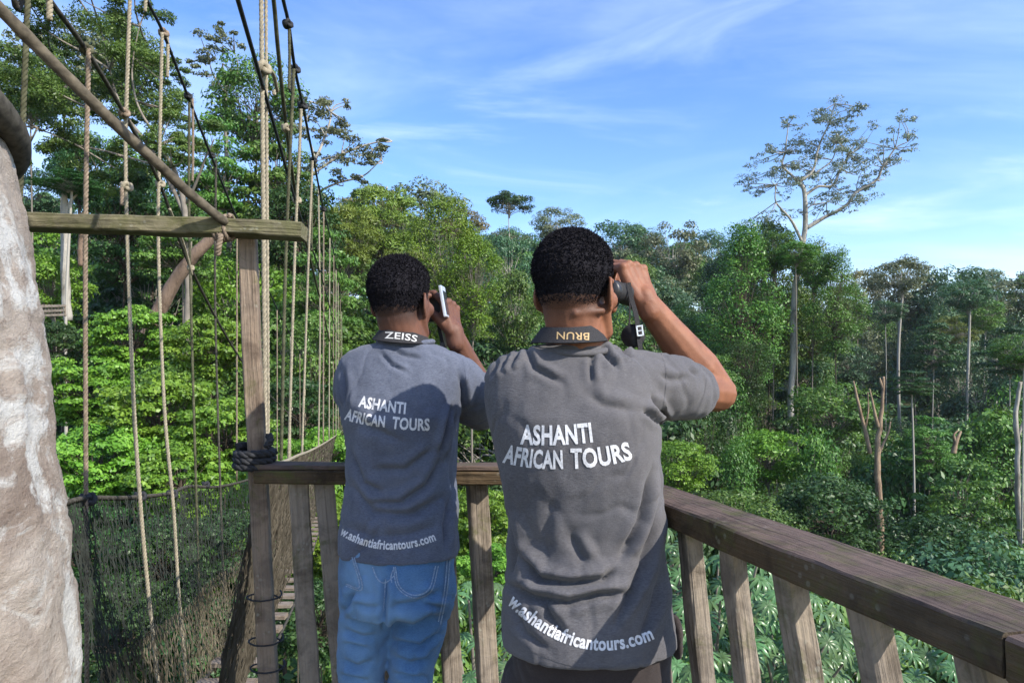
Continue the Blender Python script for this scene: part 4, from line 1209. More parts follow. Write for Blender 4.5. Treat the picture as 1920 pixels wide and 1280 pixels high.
cm = thing('camera', 'compact black camera with flipped-out silver screen held by the man in jeans', 'camera')
Rc = Matrix.Rotation(math.radians(-22), 3, 'Z')
cc = Vector((-0.222, 1.875, 0.172))
cbody = box('camera_body', cc, (0.092, 0.036, 0.068), Rc, M['blackplastic'], cm, 0.006)
box('grip', cc + Rc @ Vector((0.040, -0.008, -0.004)), (0.022, 0.044, 0.062), Rc, M['rubber'], cm, 0.006)
box('viewfinder', cc + Rc @ Vector((-0.008, -0.020, 0.034)), (0.034, 0.030, 0.020), Rc, M['blackplastic'], cm, 0.004)
v, f = tube([cc + Rc @ Vector((-0.008, 0.015, 0)), cc + Rc @ Vector((-0.008, 0.050, 0)), cc + Rc @ Vector((-0.008, 0.075, 0))], [0.027, 0.027, 0.024], 20)
link('lens', mesh_py('lens', v, f, True), M['blackplastic'], cm)
Rs = Matrix.Rotation(math.radians(-6), 3, 'Z') @ Matrix.Rotation(math.radians(-10), 3, 'Y')
sc_ = W(833, 566, 1.80)
box('screen_panel', sc_, (0.0085, 0.050, 0.082), Rs, M['silver'], cm, 0.002)
box('screen', sc_ + Rs @ Vector((0.0048, 0, -0.004)), (0.002, 0.040, 0.062), Rs, M['screen'], cm, 0.0008)
box('shutter_button', cc + Rc @ Vector((0.034, 0, 0.036)), (0.011, 0.011, 0.006), Rc, M['silver'], cm, 0.002)
ns1 = neck_strap(-0.272, 1.728, 0.086, 0.0635, 0.083, 0.034, cm, 0.75, 0.006, -0.006)
b_ = bvh_obj(ns1)
lettering(b_, 'ZEISS', (721, 634), (750, 634), (781, 641), 12.5, M['greyprint'], ns1, off=0.0012, bold=0.012)
st = [W(808, 640, 1.80), W(818, 622, 1.82), W(820, 600, 1.84), cc + Rc @ Vector((0.040, -0.004, -0.01))]
ribbon('strap_end', catmull([W(838, 668, 1.83), W(829, 640, 1.835), W(823, 612, 1.84), W(822, 585, 1.845)], 16), 0.009, [Vector((1, 0.3, 0))] * 16, 0.0018, M['webbing'], cm)
box('buckle', W(829, 648, 1.832), (0.013, 0.005, 0.017), Matrix.Identity(3), M['blackplastic'], cm, 0.001)

bn = thing('binoculars', 'black binoculars held to the eyes of the man in the charcoal shirt', 'binoculars')
fw = Vector((math.sin(-YAW2), math.cos(-YAW2), 0.0)); rt = Vector((fw.y, -fw.x, 0.0))
eye = HC2 + fw * 0.088 + Vector((0, 0, 0.006))
for sx in (-1, 1):
    e0 = eye + rt * (0.033 * sx)
    P = [e0 + fw * d for d in (0.004, 0.012, 0.020, 0.026, 0.030, 0.034, 0.060, 0.090, 0.115, 0.135)]
    v, f = tube(P, [0.0205, 0.0212, 0.0205, 0.0212, 0.0205, 0.019, 0.0225, 0.0235, 0.0255, 0.0262], 24)
    link('barrel', mesh_py('barrel', v, f, True), M['rubber'], bn)
    v, f = tube([e0 + fw * d for d in (-0.012, -0.006, 0.0, 0.006)], [0.0195, 0.0222, 0.0222, 0.0205], 24)
    link('eyecup', mesh_py('eyecup', v, f, True), M['blackplastic'], bn)
    for d in (0.014, 0.019):
        v, f = tube([e0 + fw * d, e0 + fw * (d + 0.0022)], [0.0226, 0.0226], 24)
        link('ring', mesh_py('ring', v, f, True), M['rubber'], bn)
v, f = tube([eye - rt * 0.03 + fw * 0.075, eye + rt * 0.03 + fw * 0.075], [0.011, 0.011], 12)
link('bridge', mesh_py('bridge', v, f, True), M['rubber'], bn)
v, f = tube([eye + fw * 0.045, eye + fw * 0.085], [0.011, 0.011], 14)
link('focus_wheel', mesh_py('focus_wheel', v, f, True), M['blackplastic'], bn)
ns2 = neck_strap(0.112, 1.360, 0.070, 0.0640, 0.088, 0.036, bn, 0.7, 0.006, 0.002)
b_ = bvh_obj(ns2)
lettering(b_, 'BRUN', (1105, 624), (1075, 623), (1044, 622), 14, M['gold'], ns2, off=0.0012, bold=0.010)
lug = eye + rt * 0.058 + fw * 0.05
ribbon('strap_end', catmull([W(1178, 530, 1.43), W(1184, 560, 1.43), W(1193, 592, 1.425), W(1197, 625, 1.42), W(1201, 655, 1.415)], 20), 0.010, [Vector((1, 0.2, 0))] * 20, 0.0018, M['webbing'], bn)
ribbon('strap_end', catmull([W(1176, 530, 1.44), W(1181, 570, 1.445), W(1180, 605, 1.445), W(1182, 640, 1.44)], 16), 0.0035, [Vector((1, 0.2, 0))] * 16, 0.0018, M['webbing'], bn)
Rb = Matrix.Rotation(math.radians(-8), 3, 'Y')
bc = W(1199.5, 620, 1.413)
for dx_, dz_, sx, sz in ((-0.0055, 0, 0.0028, 0.021), (0.0055, 0, 0.0028, 0.021), (0, 0.0095, 0.013, 0.003), (0, -0.0095, 0.013, 0.003), (0, 0.0, 0.013, 0.002)):
    box('buckle_bar', bc + Rb @ Vector((dx_, 0, dz_)), (sx, 0.004, sz), Rb, M['silver'], bn, 0.0006)
# hanging lens cover: shallow cup with a rolled rim
cvp = W(1187, 630, 1.43); ax = Vector((-0.25, -0.95, 0.12)).normalized()
v, f = tube([cvp - ax * 0.010, cvp - ax * 0.006, cvp, cvp + ax * 0.006, cvp + ax * 0.0065, cvp + ax * 0.003, cvp + ax * 0.0025], [0.018, 0.0235, 0.0245, 0.0245, 0.021, 0.019, 0.002], 28)
link('lens_cover', mesh_py('lens_cover', v, f, True), M['rubber'], bn)
# ------------------------------------------------------------------ terrain
GPX = [-900, 100, 450, 700, 1000, 1300, 1600, 2000, 2900]
GY = [-60, 3, 10, 20, 30, 45, 65, 90, 130, 180, 300, 900]
GZ = np.array([
    [-12, -11, -11, -9, -7, -4, 2, 8, 13, 13, 9, -30],
    [-12, -11, -11, -9, -7, -4, 2, 8, 13, 13, 9, -30],
    [-13, -12, -12, -11, -9, -6, -1, 5, 11, 11, 7, -30],
    [-16, -15, -15, -14, -12, -9, -4, 4, 12, 16, 16, -30],
    [-19, -19, -19, -19, -18, -16, -11, -2, 8, 18, 28, -30],
    [-21, -21, -22, -24, -25, -24, -21, -14, -1, 14, 28, -30],
    [-21, -21, -23, -25, -27, -28, -26, -18, -5, 13, 26, -30],
    [-21, -21, -23, -25, -27, -28, -27, -18, -5, 13, 26, -30],
    [-21, -21, -23, -25, -27, -28, -27, -18, -5, 13, 26, -30]], float)
def ground(X, Y):
    X = np.asarray(X, float); Y = np.asarray(Y, float)
    px = 960 + F * X / np.maximum(Y, 12.0)
    i = np.clip(np.searchsorted(GPX, px) - 1, 0, len(GPX) - 2); gp = np.array(GPX, float)
    t = np.clip((px - gp[i]) / (gp[i + 1] - gp[i]), 0, 1); t = t * t * (3 - 2 * t)
    gy = np.array(GY, float); j = np.clip(np.searchsorted(GY, Y) - 1, 0, len(GY) - 2)
    u = np.clip((Y - gy[j]) / (gy[j + 1] - gy[j]), 0, 1)
    z = (GZ[i, j] * (1 - u) + GZ[i, j + 1] * u) * (1 - t) + (GZ[i + 1, j] * (1 - u) + GZ[i + 1, j + 1] * u) * t
    return z + 0.7 * np.sin(X * 0.21 + Y * 0.13) + 0.5 * np.sin(X * 0.4 - Y * 0.31)
gx = np.concatenate([np.linspace(-900, -130, 24), np.linspace(-120, 150, 140), np.linspace(160, 900, 24)])
gyv = np.concatenate([np.linspace(-60, 0, 10), np.linspace(2, 200, 130), np.linspace(210, 900, 28)])
XX, YY = np.meshgrid(gx, gyv); ZZ = ground(XX, YY)
idx = np.arange(XX.size).reshape(XX.shape)
gf_ = np.stack([idx[:-1, :-1], idx[:-1, 1:], idx[1:, 1:], idx[1:, :-1]], -1).reshape(-1, 4)
g = link('ground', mesh_np('ground', np.c_[XX.ravel(), YY.ravel(), ZZ.ravel()], gf_, True), M['soil'])
g['kind'] = 'structure'

# ------------------------------------------------------------------ foliage
def leaf_faces(p, nrm, ln, wd, r, droop=0.0):
    "rhombic leaves at p (n,3) facing nrm; returns vertex array (n*4,3)"
    n = len(p)
    nrm = nrm / (np.linalg.norm(nrm, axis=1)[:, None] + 1e-9)
    t = np.cross(nrm, r.normal(0, 1, (n, 3))); t /= np.linalg.norm(t, axis=1)[:, None] + 1e-9
    if droop:
        t[:, 2] -= droop; t /= np.linalg.norm(t, axis=1)[:, None]
    b = np.cross(nrm, t); b /= np.linalg.norm(b, axis=1)[:, None] + 1e-9
    ln = np.asarray(ln)[:, None]; wd = np.asarray(wd)[:, None]
    v = np.empty((n, 4, 3))
    v[:, 0] = p - t * ln * 0.5; v[:, 1] = p + b * wd * 0.5 + t * ln * 0.06; v[:, 2] = p + t * ln * 0.5; v[:, 3] = p - b * wd * 0.5 + t * ln * 0.06
    return v.reshape(-1, 3)
def leaf_mesh(name, v, tint, mat):
    n = len(v) // 4
    me = mesh_np(name, v, np.arange(n * 4).reshape(n, 4))
    a = me.attributes.new('tint', 'FLOAT', 'POINT'); a.data.foreach_set('value', np.repeat(tint, 4).astype(np.float32))
    me.materials.append(mat)
    return me
def clump_leaves(c, R, n, r, flat=0.6, hollow=0.55, up=0.40, jit=0.36):
    "leaves on the outside of one puff of foliage"
    d = r.normal(0, 1, (n, 3)); d[:, 2] = np.where(d[:, 2] < -0.35, -d[:, 2] * 0.8, d[:, 2]); d /= np.linalg.norm(d, axis=1)[:, None]
    rad = (hollow + (1 - hollow) * r.random(n) ** 0.6)[:, None]
    # ragged edge
    rad = rad * (1 + 0.22 * np.sin(d[:, :1] * 5 + c[0] * 3) * np.cos(d[:, 1:2] * 6 + c[1] * 2))
    p = c + d * rad * R * np.array([1, 1, flat])
    nr = d * 0.75 + np.array([0, 0, up]) + r.normal(0, jit, (n, 3))
    return p, nr
def make_crown(name, seed, shape, n_clump, n_leaf, leaf, mat, rc=(0.20, 0.36), flat=0.62, width=1.0, height=0.8, droop=0.0, inner=0.30, asp=0.5, hollow=0.55):
    "unit crown: spans -width..width across, 0..height upwards"
    r = np.random.default_rng(seed); V = []; TT = []; centres = []
    for k in range(n_clump):
        for _ in range(40):
            if shape == 'dome':
                d = r.normal(0, 1, 3); d /= np.linalg.norm(d); q = d * (0.50 + 0.38 * r.random() ** 0.5); tap = 1.0 if q[2] > -0.2 else 0.85
                c = np.array([q[0] * width * tap, q[1] * width * tap, height * (0.48 + 0.50 * q[2])])
            elif shape == 'flat':
                a = r.uniform(0, 2 * math.pi); rr = r.random() ** 0.55 * 0.82
                c = np.array([math.cos(a) * rr * width, math.sin(a) * rr * width, height * (0.72 - 0.42 * rr ** 2 + r.normal(0, 0.10))])
            elif shape == 'column':
                a = r.uniform(0, 2 * math.pi); z = r.random(); w = (0.60 + 0.25 * math.sin(z * 7 + seed)) * (1 - 0.55 * max(0, z - 0.65) / 0.35)
                c = np.array([math.cos(a) * w * width, math.sin(a) * w * width, z * height])
            elif shape == 'layers':
                lay = int(r.choice([0, 0, 1, 1, 1, 2, 2, 2, 3, 3, 4])); a = r.uniform(0, 2 * math.pi); w = (0.70, 0.88, 0.85, 0.66, 0.36)[lay]; rr = w * r.random() ** 0.5
                c = np.array([math.cos(a) * rr * width, math.sin(a) * rr * width, height * (0.12 + 0.19 * lay - 0.10 * rr + r.normal(0, 0.03))])
            elif shape == 'cone':
                z = r.random() ** 0.8; a = r.uniform(0, 2 * math.pi); w = 0.85 * (1 - z) ** 0.7
                c = np.array([math.cos(a) * w * width, math.sin(a) * w * width, height * (0.1 + 0.85 * z)])
            if all(np.linalg.norm(c - o) > 0.12 for o in centres): break
        centres.append(c)
        R = r.uniform(*rc)
        n = int(n_leaf * (R / rc[1]) ** 1.6 * r.uniform(0.7, 1.2))
        p, nr = clump_leaves(c, R, n, r, flat, hollow)
        ln = leaf * r.uniform(0.65, 1.3, n) * r.uniform(0.65, 1.35)
        V.append(leaf_faces(p, nr, ln, ln * asp, r, droop))
        base = r.uniform(0.25, 0.75)
        TT.append(np.clip(base + r.normal(0, 0.17, n), 0, 1))
    V = np.concatenate(V); TT = np.concatenate(TT)
    return leaf_mesh(name, V, TT, mat), centres
def limb_mesh(name, centres, seed, height, r0=0.035, wob=0.05, pick=1.0):
    "boughs from the trunk head out to the puffs"
    r = np.random.default_rng(seed + 99); parts = []
    trunk_top = np.array([0, 0, height * 0.55])
    parts.append(tube([(0, 0, -0.05), (0.01, 0.01, height * 0.25), tuple(trunk_top)], [r0, r0 * 0.8, r0 * 0.45], 6))
    for c in centres:
        if r.random() > pick: continue
        s = np.array([0, 0, height * r.uniform(0.0, 0.45)])
        m = s * 0.5 + c * 0.5 + r.normal(0, wob, 3) - np.array([0, 0, 0.04])
        P = catmull([Vector(s), Vector(s * 0.75 + c * 0.25 + r.normal(0, wob * 0.5, 3)), Vector(m), Vector(c)], 7)
        parts.append(tube(P, list(np.linspace(r0 * 0.42, r0 * 0.10, 7)), 4, False))
    v, f = joinp(parts)
    return mesh_py(name, v, f, True)
def trunk_mesh(name, seed, taper=0.55, sides=9, sway=0.02):
    r = np.random.default_rng(seed); P = []; R = []
    for i in range(13):
        t = i / 12
        P.append(Vector((sway * math.sin(t * 5 + seed) * t, sway * math.cos(t * 4 + seed) * t, t)))
        R.append((1 - (1 - taper) * t) * (1 + 0.9 * max(0, 0.06 - t) / 0.06))
    v, f = tube(P, [x * 0.01 for x in R], sides)      # unit length, radius 0.01
    return v, f

PROTO = {}
def proto(key, shape, mats, n_clump, n_leaf, leaf, seeds=(1, 2), **kw):
    limbk = {k: kw.pop(k) for k in list(kw) if k in ('r0', 'wob', 'pick')}
    lst = []
    for sd in seeds:
        me, cs = make_crown('crown', sd, shape, n_clump, n_leaf, leaf, L[mats], **kw)
        lm = limb_mesh('branches', cs, sd, kw.get('height', 0.8), **limbk)
        lst.append((me, lm, kw.get('width', 1.0), kw.get('height', 0.8)))
    PROTO[key] = lst
proto('dome_mid', 'dome', 'mid', 74, 221, 0.076, (1, 2), height=1.75, rc=(0.20, 0.38))
proto('dome_bright', 'dome', 'bright', 74, 229, 0.071, (3, 31), height=1.6, rc=(0.20, 0.36))
proto('dome_dark', 'dome', 'dark', 74, 221, 0.078, (4, 5), height=1.8, rc=(0.20, 0.40))
proto('dome_blue', 'dome', 'blue', 66, 212, 0.073, (6, 7), height=1.7, rc=(0.18, 0.36))
proto('dome_grey', 'dome', 'grey', 60, 178, 0.068, (8, 9), rc=(0.15, 0.30), height=1.5, r0=0.03)
proto('flat_dark', 'flat', 'dark', 40, 255, 0.071, (10,), rc=(0.18, 0.30), flat=0.5, height=1.0)
proto('layer_mid', 'layers', 'mid', 90, 195, 0.076, (11, 12), rc=(0.17, 0.32), flat=0.42, height=1.9)
proto('layer_dark', 'layers', 'dark', 90, 195, 0.076, (13,), rc=(0.17, 0.32), flat=0.42, height=1.9)
proto('column_dark', 'column', 'dark', 150, 221, 0.061, (14, 15), rc=(0.20, 0.38), flat=1.0, height=4.2, droop=0.6)
proto('column_mid', 'column', 'mid', 140, 221, 0.061, (24,), rc=(0.20, 0.38), flat=1.0, height=4.0, droop=0.6)
proto('column_bright', 'column', 'bright', 130, 229, 0.059, (16,), rc=(0.20, 0.36), flat=0.9, height=3.4, droop=0.4)
proto('feather', 'dome', 'yellow', 90, 255, 0.091, (17, 18), rc=(0.14, 0.26), flat=0.8, height=1.9, asp=0.22, droop=0.5)
proto('brown', 'dome', 'brown', 60, 195, 0.067, (19,), rc=(0.16, 0.28), height=1.4)
proto('shrub', 'dome', 'bright', 80, 306, 0.073, (20, 21), rc=(0.18, 0.30), flat=0.45, height=1.6, asp=0.62, droop=0.25)
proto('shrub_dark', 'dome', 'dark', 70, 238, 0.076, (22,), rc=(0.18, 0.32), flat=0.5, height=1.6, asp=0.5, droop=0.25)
TRK = {}
for mk in ('barkpale', 'barkgrey', 'barkdark', 'barkred'):
    for sd in (1, 2):
        v, f = trunk_mesh('trunk', sd * 3 + len(mk))
        me = mesh_py('trunk', v, f, True); me.materials.append(M[mk]); TRK[(mk, sd)] = me
LIMB = {}
def limb_for(key, i, mk):
    k = (key, i, mk)
    if k not in LIMB:
        me = PROTO[key][i][1].copy(); me.materials.append(M[mk]); LIMB[k] = me
    return LIMB[k]
def tree(px, py_top, wpx, Y, key, label, group=None, mk='barkgrey', name='forest_tree', tr=None, hs=1.0, lean=0.0, cat='tree', x=None):
    "tree whose crown spans wpx pixels and tops out at py_top, standing on the ground at depth Y"
    var = rnd.randrange(len(PROTO[key])); me, lm, w, h = PROTO[key][var]
    X = (px - 960) / F * Y; ztop = (HZ - py_top) / F * Y
    zb = float(ground(X, Y)); sc = wpx / F * Y / 2 / (w + 0.12)
    ch = h * sc * hs * 1.02
    if ztop - zb < ch * 1.05: zb = ztop - ch * 1.15
    root = thing(name, label, cat, (X, Y, zb), group)
    zc = ztop - ch - zb
    rot = rnd.uniform(0, 6.28)
    c = link('crown', me, None, root); c.location = (0, 0, zc); c.scale = (sc, sc, sc * hs); c.rotation_euler = (0, 0, rot)
    b = link('branches', limb_for(key, var, mk), None, root); b.location = (0, 0, zc); b.scale = (sc, sc, sc * hs); b.rotation_euler = (0, 0, rot)
    t = link('trunk', TRK[(mk, 1 + rnd.randrange(2))], None, root)
    rad = tr if tr else max(0.12, sc * 0.045)
    t.scale = (rad / 0.01 * 0.62, rad / 0.01 * 0.62, zc + ch * 0.35); t.rotation_euler = (0, 0, rot)
    return root

def limb_tree(name, label, limbs, clumps, Y, lmat, bark, n_leaf, leaf, seed, group=None, flat=0.55, depth=1.0, asp=0.5, hollow=0.3, spread=0.5):
    "tree drawn limb by limb: limbs = (polyline px, radii px), clumps = (px, py, radius px)"
    r = np.random.default_rng(seed)
    base = W(*limbs[0][0][0], Y); gz = float(ground(base.x, base.y))
    root = thing(name, label, 'tree', (base.x, base.y, gz), group)
    parts = []
    for pl, rad in limbs:
        dz_ = r.normal(0, 0.02 * Y * depth) if pl is not limbs[0][0] else 0
        pts = [W(x, y, Y + dz_ * i / max(1, len(pl) - 1)) for i, (x, y) in enumerate(pl)]
        if pl is limbs[0][0]: pts = [Vector((base.x, base.y, gz - 0.3))] + pts; rad = [rad[0] * 1.25] + list(rad)
        n = 7 * len(pts); P = catmull(pts, n); RR = np.interp(np.linspace(0, 1, n), np.linspace(0, 1, len(rad)), rad) / F * Y
        P = [p + noise.noise_vector(p * 0.8) * 0.06 for p in P]
        parts.append(tube(P, list(RR), 8))
    V = []; TT = []
    for (x, y, rp) in clumps:
        c = np.array(W(x, y, Y)); Rm = rp / F * Y
        c = c + np.array([0, r.normal(0, Rm * 1.6 * depth), 0])
        subs = 5 if spread < 0.6 else 9
        for k in range(subs):
            cc_ = c + r.normal(0, spread, 3) * Rm * np.array([1, 1, 0.6]); R = Rm * r.uniform(0.35, 0.65); n = int(n_leaf * (rp / 30) ** 1.7 / subs)
            if n < 4: n = 4
            p, nr = clump_leaves(cc_, R, n, r, flat, hollow, 0.3, 0.5)
            ln = leaf * r.uniform(0.6, 1.3, n); V.append(leaf_faces(p, nr, ln, ln * asp, r)); TT.append(np.clip(r.uniform(0.3, 0.7) + r.normal(0, 0.18, n), 0, 1))
            # twig
            nearest = min((p_ for pl, rd in limbs for p_ in pl), key=lambda q: (q[0] - x) ** 2 + (q[1] - y) ** 2)
            if k < 2:
                a = W(*nearest, Y); m = (a + Vector(cc_)) / 2 + Vector(r.normal(0, 0.15, 3))
                parts.append(tube(catmull([a, m, Vector(cc_)], 5), [0.045, 0.038, 0.030, 0.022, 0.014], 4, False))
    v, f = joinp(parts)
    o = link('trunk', mesh_py('trunk', v, f, True), bark, root); o.location = -root.location
    o = link('crown', leaf_mesh('crown', np.concatenate(V), np.concatenate(TT), lmat), None, root); o.location = -root.location
    return root

EXTRA = []
for _ in range(46):
    a_, q_ = rnd.uniform(0, 6.28), rnd.random() ** 0.5
    x_, y_ = 1552 + math.cos(a_) * q_ * 115, 305 + math.sin(a_) * q_ * 95
    EXTRA.append((x_, y_, rnd.uniform(12, 20)))
# ---- the tall emergent tree on the right
limb_tree('emergent_tree', 'tall thin-crowned tree standing alone against the sky on the right', [
    ([(1482, 815), (1486, 690), (1489, 565), (1498, 500), (1504, 460), (1510, 419), (1509, 363), (1499, 341)], [6.2, 6.2, 5.8, 5.2, 5, 5, 4.2, 3]),
    ([(1512, 428), (1546, 407), (1587, 385), (1606, 360), (1643, 338), (1656, 313), (1678, 279), (1702, 266)], [4, 3.2, 2.8, 2.4, 2.2, 1.8, 1.3, 0.7]),
    ([(1510, 366), (1534, 350), (1562, 347), (1577, 316), (1590, 290)], [3, 2.4, 1.9, 1.3, 0.7]),
    ([(1499, 341), (1524, 320), (1535, 275), (1555, 230), (1565, 195)], [3, 2.4, 1.9, 1.3, 0.6]),
    ([(1502, 348), (1490, 334), (1468, 310), (1472, 285), (1478, 232)], [3, 2.6, 2, 1.6, 0.7]),
    ([(1504, 455), (1490, 425), (1477, 404), (1455, 379), (1454, 347)], [3, 2.6, 2, 1.4, 0.7]),
    ([(1511, 395), (1525, 384), (1550, 379)], [1.6, 1.2, 0.7]),
    ([(1530, 325), (1560, 300), (1570, 265)], [1.6, 1.2, 0.6])],
    EXTRA + [(1560, 205, 25), (1590, 225, 25), (1540, 235, 30), (1575, 255, 35), (1520, 265, 28), (1600, 260, 28), (1500, 275, 22), (1545, 290, 32), (1585, 300, 32), (1620, 265, 22), (1650, 250, 22), (1675, 240, 16), (1700, 255, 16), (1690, 285, 18),
     (1670, 300, 20), (1640, 290, 20), (1610, 330, 28), (1630, 345, 20), (1590, 350, 25), (1560, 340, 28), (1575, 380, 28), (1600, 375, 20), (1535, 375, 18), (1550, 400, 16), (1480, 225, 16), (1465, 245, 16), (1475, 270, 14), (1440, 285, 22),
     (1425, 310, 25), (1450, 320, 25), (1415, 335, 20), (1405, 350, 14), (1440, 350, 20), (1480, 320, 22), (1475, 360, 20), (1500, 310, 20), (1520, 320, 25), (1470, 400, 15), (1430, 415, 20), (1400, 420, 14), (1585, 395, 14), (1490, 290, 20), (1535, 215, 18), (1605, 300, 25), (1478, 612, 15), (1496, 655, 13), (1478, 725, 16), (1492, 775, 15), (1482, 800, 16)],
    58.0, L['pale'], M['barkpale'], 430, 0.18, 41, flat=0.6)
# ---- the big trees on the left
limb_tree('canopy_tree', 'large spreading tree with layered leafy boughs at the upper left', [
    ([(352, 640), (354, 520), (350, 420), (330, 330), (300, 270)], [7, 7, 6, 4.5, 3]),
    ([(345, 400), (290, 290), (235, 215), (205, 130), (190, 60)], [4.5, 3.6, 2.8, 2, 1]),
    ([(300, 270), (255, 190), (250, 110), (262, 50)], [2.6, 2, 1.4, 0.8]),
    ([(250, 240), (160, 200), (95, 170), (50, 160)], [2.2, 1.8, 1.3, 0.7]),
    ([(318, 315), (220, 290), (140, 270), (70, 240)], [2.2, 1.8, 1.3, 0.7]),
    ([(350, 380), (380, 310), (400, 260)], [3, 2, 1]), ([(205, 130), (140, 90), (90, 60)], [2.5, 1.8, 1])],
    [(150, 60, 62), (232, 45, 55), (110, 130, 58), (195, 125, 60), (270, 165, 45), (62, 175, 42), (150, 210, 55), (235, 225, 48), (310, 215, 34), (85, 262, 45), (165, 285, 48), (248, 290, 40), (300, 265, 36), (340, 262, 26), (48, 245, 30), (60, 110, 34),
     (120, 20, 42), (200, 5, 42), (262, 85, 28), (35, 190, 26), (85, 205, 40), (130, 160, 45), (40, 290, 26), (345, 300, 30), (75, 40, 30), (255, 10, 30), (40, 60, 26)],
    29.0, L['mid'], M['barkgrey'], 1900, 0.125, 42, flat=0.7, asp=0.42, spread=0.8)
limb_tree('canopy_tree', 'slender tree with one round leafy head standing clear above the left forest', [
    ([(430, 420), (425, 320), (424, 240), (423, 165), (418, 120)], [5, 4.5, 4, 3, 1.5]), ([(423, 175), (400, 140), (392, 115)], [2, 1.4, 0.7]), ([(423, 170), (445, 130), (440, 100)], [2, 1.4, 0.7])],
    [(408, 95, 26), (392, 120, 24), (440, 100, 22), (425, 80, 20), (420, 130, 26), (395, 150, 20), (440, 140, 20), (415, 165, 18), (382, 105, 14)],
    46.0, L['grey'], M['barkgrey'], 520, 0.21, 43, asp=0.5)
limb_tree('canopy_tree', 'open-branched tree reaching over the ropes with sparse leafy sprays against the sky', [
    ([(560, 640), (558, 520), (560, 420), (575, 350), (590, 300)], [6, 6, 5, 4, 3]), ([(590, 300), (610, 255), (620, 210), (600, 180)], [3, 2.3, 1.6, 0.8]), ([(580, 330), (640, 290), (690, 270), (735, 265)], [3, 2.4, 1.8, 0.8]),
    ([(570, 370), (630, 345), (680, 330), (715, 300)], [2.6, 2, 1.4, 0.7]), ([(590, 300), (575, 240), (580, 190)], [2.4, 1.6, 0.8])],
    [(590, 190, 30), (620, 205, 30), (640, 235, 28), (600, 235, 30), (655, 265, 24), (690, 280, 30), (720, 290, 22), (700, 310, 24), (660, 300, 22), (620, 300, 26), (640, 335, 24), (600, 330, 26), (680, 340, 18), (570, 215, 26), (575, 270, 28), (725, 270, 14), (645, 190, 14)],
    40.0, L['grey'], M['barkpale'], 420, 0.20, 44, asp=0.45)
# ---- leaning trunk, pale stems seen through the ropes
def stem(name, label, pts, radpx, Y, mat, group=None, cat='tree', branches=()):
    base = W(*pts[0], Y); root = thing(name, label, cat, base, group)
    parts = []
    for pl, rp in [(pts, radpx)] + list(branches):
        P = catmull([W(x, y, Y) for x, y in pl], 8 * len(pl)); n = len(P)
        RR = np.interp(np.linspace(0, 1, n), np.linspace(0, 1, len(rp)), rp) / F * Y
        parts.append(tube([p + noise.noise_vector(p * 1.3) * RR[0] * 0.35 for p in P], [x * (1 + 0.12 * noise.noise(p * 3)) for x, p in zip(RR, P)], 10))
    v, f = joinp(parts)
    o = link('trunk', mesh_py('trunk', v, f, True), mat, root); o.location = -root.location
    return root
stem('leaning_trunk', 'thick brown trunk leaning to the right behind the bright shrubs', [(262, 660), (285, 606), (310, 560), (340, 510), (375, 465), (408, 425)], [15, 14, 13, 12, 11, 9], 21.0, M['barkred'])
stem('bare_trunk', 'pale forked trunk seen through the ropes just right of the big trunk', [(126, 600), (123, 520), (122, 430), (121, 385), (118, 350)], [8, 7.5, 7, 6, 3], 26.0, M['barkpale'],
     branches=[([(123, 400), (134, 375), (160, 352)], [3, 2.2, 1.2])])
stem('bare_trunk', 'short stub of brown trunk under the cross beam beside the pale forked trunk', [(152, 500), (153, 450), (155, 400)], [6, 6, 5.5], 27.0, M['barkred'])
stem('dead_snag', 'dead broken tree with bare forked top in the right-hand valley', [(1650, 1060), (1650, 960), (1645, 880), (1648, 810), (1654, 760), (1657, 706)], [6.5, 6.2, 5.6, 4.4, 3.2, 2.2], 38.0, M['deadwood'],
     branches=[([(1646, 800), (1638, 765), (1630, 728)], [3.5, 2.5, 1.2]), ([(1648, 850), (1664, 815), (1670, 790)], [2.5, 2, 1.2]), ([(1656, 730), (1651, 715), (1650, 708)], [2.5, 2, 1])])
stem('dead_snag', 'thin dead branch poking up left of the forked snag', [(1632, 850), (1618, 790), (1606, 745), (1600, 714)], [4, 3.2, 2.6, 1.4], 40.0, M['deadwood'], branches=[([(1622, 805), (1628, 770), (1627, 735)], [2, 1.6, 1])])
stem('bare_trunk', 'crooked pale trunk at the right edge of the valley', [(1914, 1050), (1911, 980), (1907, 900), (1908, 830), (1904, 780), (1914, 715)], [5.5, 5, 4.5, 4.2, 4, 3.2], 36.0, M['barkpale'], branches=[([(1908, 820), (1916, 800), (1924, 770)], [3, 2.4, 1.6])])
stem('dead_snag', 'short bleached stump branch between green crowns at lower right', [(1788, 850), (1792, 830), (1802, 808)], [5, 4, 2], 45.0, M['deadwood'], branches=[([(1792, 830), (1789, 815), (1797, 806)], [3, 2, 1])])
